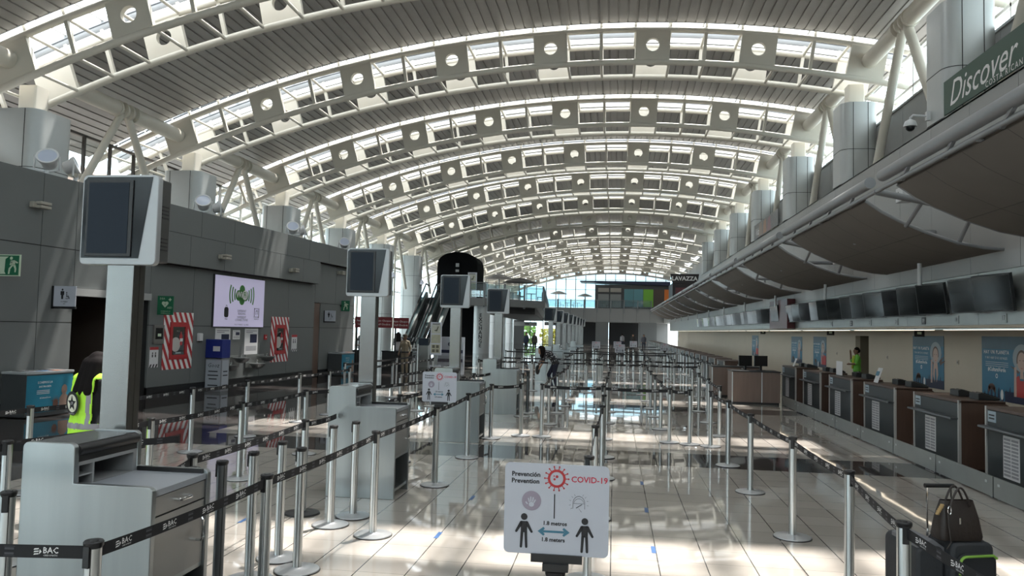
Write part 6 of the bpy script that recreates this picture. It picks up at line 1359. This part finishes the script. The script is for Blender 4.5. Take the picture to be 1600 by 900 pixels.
# planting outside the far windows
M_LEAF = mat('sunlit leaves', (0.16, 0.34, 0.04), 0.6, noise=0.5, nscale=4); M_LEAFY = mat('yellow green leaves', (0.45, 0.42, 0.08), 0.6, noise=0.4, nscale=4)
for k, (x, y, w, h, m, l) in enumerate(((-14.9, 127, 1.9, 2.6, M_LEAF, 'green shrub outside the far left window'), (-10.4, 128, 1.9, 2.2, M_LEAFY, 'yellow green shrub outside the far window, right of the green one'))):
    b = MB(); rng = random.Random(k)
    for q in range(260):
        c = Vector((x + rng.uniform(-w, w), y + rng.uniform(-0.8, 0.8), -0.2 + h * rng.random() ** 0.7)); a = rng.uniform(0, PI); e = rng.uniform(0.2, 0.4); u = Vector((math.cos(a), math.sin(a), rng.uniform(-0.5, 0.5))) * e; v = Vector((-math.sin(a) * 0.3, math.cos(a) * 0.3, 1)).normalized() * e
        b.add([c - u, c - v * 0.6, c + u, c + v], [(0, 1, 2, 3)])
    tag(b.build('shrub', m, smooth=False), l, 'shrub')

# ================================================================== PEOPLE
def seg_mesh(segs, voxel, smooth=4):
    """union of tapered limbs -> one continuous skin"""
    m = MB()
    for (p, q, r0, r1, *_) in segs:
        p, q = Vector(p), Vector(q); m.sphere(p, r0, 12, 8); m.sphere(q, r1, 12, 8)
        if (q - p).length > 1e-4: m.tube([p, q], [r0, r1], 12)
    me = m.mesh('tmp', M_SKIN, smooth=True, ang=3.1); o = bpy.data.objects.new('tmp', me); COL.objects.link(o)
    r = o.modifiers.new('r', 'REMESH'); r.mode = 'VOXEL'; r.voxel_size = voxel; r.use_smooth_shade = True
    s = o.modifiers.new('s', 'SMOOTH'); s.factor = 0.5; s.iterations = smooth
    dg = bpy.context.evaluated_depsgraph_get(); dg.update()
    out = bpy.data.meshes.new_from_object(o.evaluated_get(dg)); bpy.data.objects.remove(o); bpy.data.meshes.remove(me)
    return out
def nearest_seg(c, segs):
    best, bi = 1e9, 0
    for i, (p, q, r0, r1, *_) in enumerate(segs):
        p, q = Vector(p), Vector(q); d = q - p; L2 = d.length_squared; t = 0 if L2 < 1e-9 else max(0, min(1, (c - p).dot(d) / L2)); e = (c - (p + d * t)).length - (r0 + (r1 - r0) * t)
        if e < best: best, bi = e, i
    return bi
J0 = dict(pelvis=(0, 0, .95), waist=(0, 0, 1.10), chest=(0, .005, 1.30), neck=(0, 0, 1.47), head=(0, .015, 1.60), shL=(-.165, 0, 1.395), elL=(-.23, -.02, 1.13), haL=(-.24, .07, .88), shR=(.165, 0, 1.395), elR=(.23, -.02, 1.13), haR=(.24, .07, .88),
          hiL=(-.09, 0, .92), knL=(-.10, .02, .50), anL=(-.10, -.02, .09), hiR=(.09, 0, .92), knR=(.10, .02, .50), anR=(.10, -.02, .09), face=(0, 1, 0))
def person(label, loc, rz, top, bottom, skin=None, hair='short', scale=1.0, sleeves=True, voxel=0.014, hairmat=None, shoes=None, hat=None, **J):
    t = thing('person', label, 'person', loc, rz); j = {k: Vector(v) for k, v in {**J0, **J}.items()}; skin = skin or M_SKIN; S = []
    fw = j['face'].normalized(); side = fw.cross(UP).normalized(); T, Bm, K, H = 0, 1, 2, 3
    def a(p, q, r0, r1, m): S.append((p, q, r0, r1, m))
    for s in (-0.065, 0.065): a(j['chest'] + side * s, j['waist'] + side * s * 0.8, .115, .10, T); a(j['waist'] + side * s * 0.8, j['pelvis'] + side * s * 1.1, .10, .115, T if not J.get('tuck') else T)
    a(j['shL'], j['shR'], .060, .060, T); a(j['chest'], j['neck'], .10, .06, T); a(j['shL'], j['neck'] - UP * .015, .05, .055, T); a(j['shR'], j['neck'] - UP * .015, .05, .055, T); a(j['neck'], j['head'] - UP * 0.06, .052, .055, K)
    a(j['head'] + UP * .03, j['head'] - UP * .03 + fw * .012, .092, .080, K); a(j['head'] - UP * .085 + fw * .03, j['head'] - UP * .03 + fw * .03, .048, .07, K)
    a(j['head'] - UP * .015 + fw * .105, j['head'] + UP * .015 + fw * .095, .014, .009, K)
    for s in (-1, 1): a(j['head'] + side * .095 * s - UP * .01, j['head'] + side * .098 * s + UP * .015, .016, .016, K)
    for q in 'LR':
        a(j['sh' + q], j['el' + q], .056, .043, T); hv = (j['ha' + q] - j['el' + q]); w = j['el' + q] + hv * 0.80; d = hv.normalized(); cm = T if sleeves else K
        a(j['el' + q], w, .042, .030, cm); a(w, w + d * .085, .034, .030, K); sd = d.cross(fw if abs(d.dot(fw)) < .9 else UP).normalized()
        for k, ln in ((-1.5, .055), (-.5, .068), (.5, .064), (1.5, .048)): b0 = w + d * .095 + sd * (.017 * k); cu = d.cross(sd); a(b0, b0 + d * ln * .6, .0085, .008, K); a(b0 + d * ln * .6, b0 + d * ln + cu * .012, .008, .007, K)
        b0 = w + d * .03 + sd * .033; a(b0, b0 + d * .045 + sd * .022, .010, .008, K)
        a(j['hi' + q], j['kn' + q], .092, .062, Bm); a(j['kn' + q], j['an' + q], .060, .042, Bm); ft = j['an' + q] - UP * .035; a(ft, ft + fw * .15 - UP * .015, .045, .036, H)
    me = seg_mesh(S, voxel); mats = [top, bottom, skin, shoes or M_BLACKP]
    me.materials.clear()
    for m in mats: me.materials.append(m)
    for p in me.polygons: p.material_index = S[nearest_seg(p.center, S)][4]
    me.name = 'body'; o = bpy.data.objects.new('body', me); COL.objects.link(o); o.parent = t
    e = MB(); hc = j['head']
    for s in (-1, 1): e.sphere(hc + fw * .088 + side * .032 * s + UP * .022, .010, 8, 6)
    e.build('eyes', M_BLACKP, t); e = MB(); e.tube([hc + fw * .098 - UP * .052 - side * .022, hc + fw * .104 - UP * .054, hc + fw * .098 - UP * .052 + side * .022], .006, 6); e.build('mouth', mat('lip colour', (0.22, 0.08, 0.07), 0.6), t)
    hs = [(hc + UP * .045 - fw * .012, hc + UP * .01 - fw * .03, .098, .096)]
    if hair == 'long':
        for s in (-.05, 0, .05): hs += [(hc - fw * .05 + side * s, hc - fw * .15 + side * s * 1.7 - UP * .27, .092, .062)]
        for s in (-1, 1): hs += [(hc + side * .085 * s + UP * .02, hc + side * .115 * s - UP * .24 - fw * .03, .05, .04)]
    if hat is None:
        hm = seg_mesh(hs, voxel, 2)
        if hair != 'long':
            import bmesh; bm = bmesh.new(); bm.from_mesh(hm); bmesh.ops.delete(bm, geom=[f for f in bm.faces if (f.calc_center_median() - hc).dot(fw) > .055 and (f.calc_center_median() - hc).z < .05 or (f.calc_center_median() - hc).z < -.06], context='FACES'); bm.to_mesh(hm); bm.free()
        hm.materials.clear(); hm.materials.append(hairmat or M_HAIR); h = bpy.data.objects.new('hair', hm); COL.objects.link(h); h.parent = t
    else:
        c = MB(); c.lathe([(.106, 0.0), (.108, .05), (.09, .085), (.03, .095)], 18, c=hc + UP * .035); c.build('cap', hat, t); c = MB(); c.obox(hc + UP * .04 + fw * .13, side * .075, fw * .05, UP * .006); c.build('cap_peak', hat, t, smooth=False)
    t.scale = (scale,) * 3; t['_j'] = 0; del t['_j']
    return t, j, S
# 1: person in the fluorescent vest behind the first podium, seen from behind
FW1 = (0.30, 0.95)
rz1 = math.atan2(-FW1[0], FW1[1])
t, j, S = person('person in a fluorescent vest with long black hair, seen from behind at left', (-5.13, 7.05, 0), rz1, mat('black knit', (0.012, 0.012, 0.014), 0.8), mat('dark trousers', (0.02, 0.02, 0.03), 0.8), hair='long', scale=0.945, voxel=0.011,
                 elL=(-.26, .05, 1.16), haL=(-.16, .26, 1.05), elR=(.29, .0, 1.16), haR=(.22, .26, 1.12), head=(0.02, .05, 1.585))
vs_ = [(s[0], s[1], s[2] + .045, s[3] + .055) for s in S[:8]] + [(Vector((x, 0, .95)), Vector((x * 1.25, 0, .70)), .165, .175) for x in (-.06, .06)] + [(j['chest'] + Vector((x, 0, .02)), j['waist'] + Vector((x, 0, 0)), .14, .14) for x in (-.10, .10)]
vm = seg_mesh(vs_, 0.012, 6)
import bmesh
bm = bmesh.new(); bm.from_mesh(vm)
bmesh.ops.delete(bm, geom=[f for f in bm.faces if f.calc_center_median().z < .66 or f.calc_center_median().z > 1.50 or (abs(f.calc_center_median().x) > .168 and .99 < f.calc_center_median().z < 1.45) or (Vector(f.calc_center_median().xy).length < .10 and f.calc_center_median().z > 1.42)], context='FACES')
bm.to_mesh(vm); bm.free(); vm.materials.clear(); vm.materials.append(M_HIVIS); vm.materials.append(M_REFLECT)
for p in vm.polygons:
    c = p.center
    if .925 < c.z < .985 or (.925 < c.z < 1.36 and c.x > .11 and abs(c.x - .125) < .030 and c.y < .10): p.material_index = 1
vo = bpy.data.objects.new('vest', vm); COL.objects.link(vo); vo.parent = t
k = vo.modifiers.new('s', 'SOLIDIFY'); k.thickness = 0.012
b0 = Vector((-.055, -.172, 1.19)); u, v = (1, -.12, 0), (0, -.05, 1)
g = MB(); disc(g, b0, u, v, .115, 32, ry=.125); bo = g.build('badge', M_INK, vo, smooth=False)
g = MB(); disc(g, b0, u, v, .085, 28, lift=.002, ry=.092); g.build('badge_field', mat('cream print', (0.75, 0.75, 0.62), 0.6), vo, smooth=False)
g = MB(); flat(g, b0, u, v, [((.078 if q % 2 == 0 else .034) * math.sin(PI * q / 5), (.085 if q % 2 == 0 else .036) * math.cos(PI * q / 5)) for q in range(10)], lift=.004); g.build('star', M_INK, vo, smooth=False)
g = MB(); put_text(g, 'CF', .040, b0, u, v, lift=.006, res=1); put_text(g, 'SECURITY', .022, b0 + Vector((0, 0, .104)), u, v, lift=.003, res=1); put_text(g, 'COSTA RICA', .018, b0 - Vector((0, 0, .106)), u, v, lift=.003, res=1); g.build('badge_lettering', M_LETTER, vo, smooth=False)
# 2: bending person stepping over a belt
def dotted():
    m = mat('black blouse with white flowers', (0.012, 0.012, 0.016), 0.7); nt = m.node_tree; b = nt.nodes['Principled BSDF']; tc = nt.nodes.new('ShaderNodeTexCoord'); vo = nt.nodes.new('ShaderNodeTexVoronoi'); vo.inputs['Scale'].default_value = 16
    nt.links.new(tc.outputs['Object'], vo.inputs['Vector']); r = nt.nodes.new('ShaderNodeValToRGB'); r.color_ramp.interpolation = 'CONSTANT'; r.color_ramp.elements[0].color = (.45, .45, .47, 1); r.color_ramp.elements[1].position = .30; r.color_ramp.elements[1].color = (.012, .012, .016, 1)
    nt.links.new(vo.outputs['Distance'], r.inputs[0]); nt.links.new(r.outputs[0], b.inputs['Base Color']); return m
M_JEAN = mat('dark blue jeans', (0.014, 0.016, 0.035), 0.8)
t, j, S = person('person in a black flowered blouse bending forward over a belt in the queue', (-1.95, 24.9, 0), PI / 2 + 0.25, dotted(), M_JEAN, hair='long', voxel=0.015, pelvis=(0, -.08, .90), waist=(0, .0, 1.02), chest=(0, .14, 1.18), neck=(0, .30, 1.26), head=(0, .40, 1.30), face=(0, .75, -.65),
                 shL=(-.16, .24, 1.22), elL=(-.20, .34, .96), haL=(-.18, .46, .74), shR=(.16, .24, 1.22), elR=(.22, .36, .95), haR=(.17, .48, .72), hiL=(-.09, -.08, .88), knL=(-.10, -.02, .48), anL=(-.10, -.12, .09), hiR=(.09, -.08, .88), knR=(.12, .12, .50), anR=(.12, -.02, .09), sleeves=False)
b = MB(); b.sphere((0, .50, .66), .13, 12, 8, (.8, .6, 1.2)); tag(b.build('shoulder_bag', M_BLACKP), None, None).parent = t
MB().tube([(.05, .26, 1.32), (.0, .44, .95), (0, .50, .78)], .012, 6).build('bag_strap', M_BLACKP, t)
# 3: guard in khaki
M_KHAKI = mat('khaki uniform', (0.20, 0.165, 0.115), 0.8, noise=0.15, nscale=8)
t, j, S = person('guard in a khaki uniform and black belt standing before the self check-in hall', (-8.35, 30.2, 0), PI - 0.25, M_KHAKI, M_KHAKI, M_SKIND, scale=0.95, voxel=0.016, hat=mat('dark cap', (0.05, 0.04, 0.03), 0.8), elL=(-.26, -.02, 1.13), haL=(-.26, .10, .90), elR=(.26, -.02, 1.13), haR=(.27, .05, .88))
b = MB(); b.lathe([(.185, .94), (.185, 1.0)], 20); o = b.build('belt', M_BLACKP, t); o.scale = (1, .74, 1)
# 4, 5: two people at the self check-in
person('person in a white blouse with long black hair behind the black counter', (-10.0, 34.9, 0), 0.3, mat('white blouse', (0.55, 0.53, 0.54), 0.8), M_JEAN, hair='long', scale=0.97, voxel=0.018, elL=(-.24, .1, 1.15), haL=(-.1, .3, 1.1), elR=(.24, .1, 1.15), haR=(.1, .3, 1.1))
t, j, S = person('person in a black shirt holding a white sheet past the end of the left wall', (-11.75, 34.9, 0), PI - 0.5, mat('black shirt', (0.012, 0.012, 0.014), 0.8), M_JEAN, scale=1.02, voxel=0.018, sleeves=False, elL=(-.25, .08, 1.12), haL=(-.1, .28, 1.02), elR=(.25, .08, 1.12), haR=(.1, .28, 1.02))
b = MB(); b.obox((0, .31, 1.06), (.13, 0, 0), (0, .002, .001), (0, -.02, .18)); tag(b.build('paper_sheet', M_PAPER, smooth=False, loc=t.location), 'white paper sheet held by the person in black past the left wall', 'paper').rotation_euler = t.rotation_euler
# 6: person in green in the doorway
t, j, S = person('person in a bright green shirt leaning in the doorway behind the desks', (7.78, 26.15, 0), PI / 2, mat('bright green shirt', (0.13, 0.42, 0.05), 0.7), M_JEAN, M_SKIND, scale=0.94, voxel=0.014, sleeves=False, elR=(.44, .06, 1.24), haR=(.40, .10, 1.58), elL=(-.26, .10, 1.17), haL=(.02, .27, 1.15))
b = MB(); b.bar((.09, .10, 1.45), (.02, .155, 1.0), .035, .02); b.bar((-.09, .10, 1.45), (-.03, .155, 1.0), .035, .02); b.build('yellow_strap', mat('yellow strap', (0.5, 0.55, 0.05), 0.7), t, smooth=False)
# 7: small figures far away
far = [(-6.9, 60.5, 2.6, (0.02, 0.03, 0.06), 'navy top standing far left of the aisle'), (-6.45, 62.5, 3.5, (0.06, 0.06, 0.05), 'dark olive top far left of the aisle'), (2.0, 84, 3.1, (0.02, 0.02, 0.02), 'black top before the dark far entrance'), (3.0, 80, 3.0, (0.10, 0.10, 0.12), 'grey top before the dark far entrance'), (0.9, 88, 0.2, (0.3, 0.3, 0.32), 'pale top before the dark far entrance')]
for k, (x, y, r, c, l) in enumerate(far): person(f'distant person in a {l}', (x, y, 0), r, mat(f'far top {"abcde"[k]}', c, 0.8), M_JEAN, voxel=0.03)
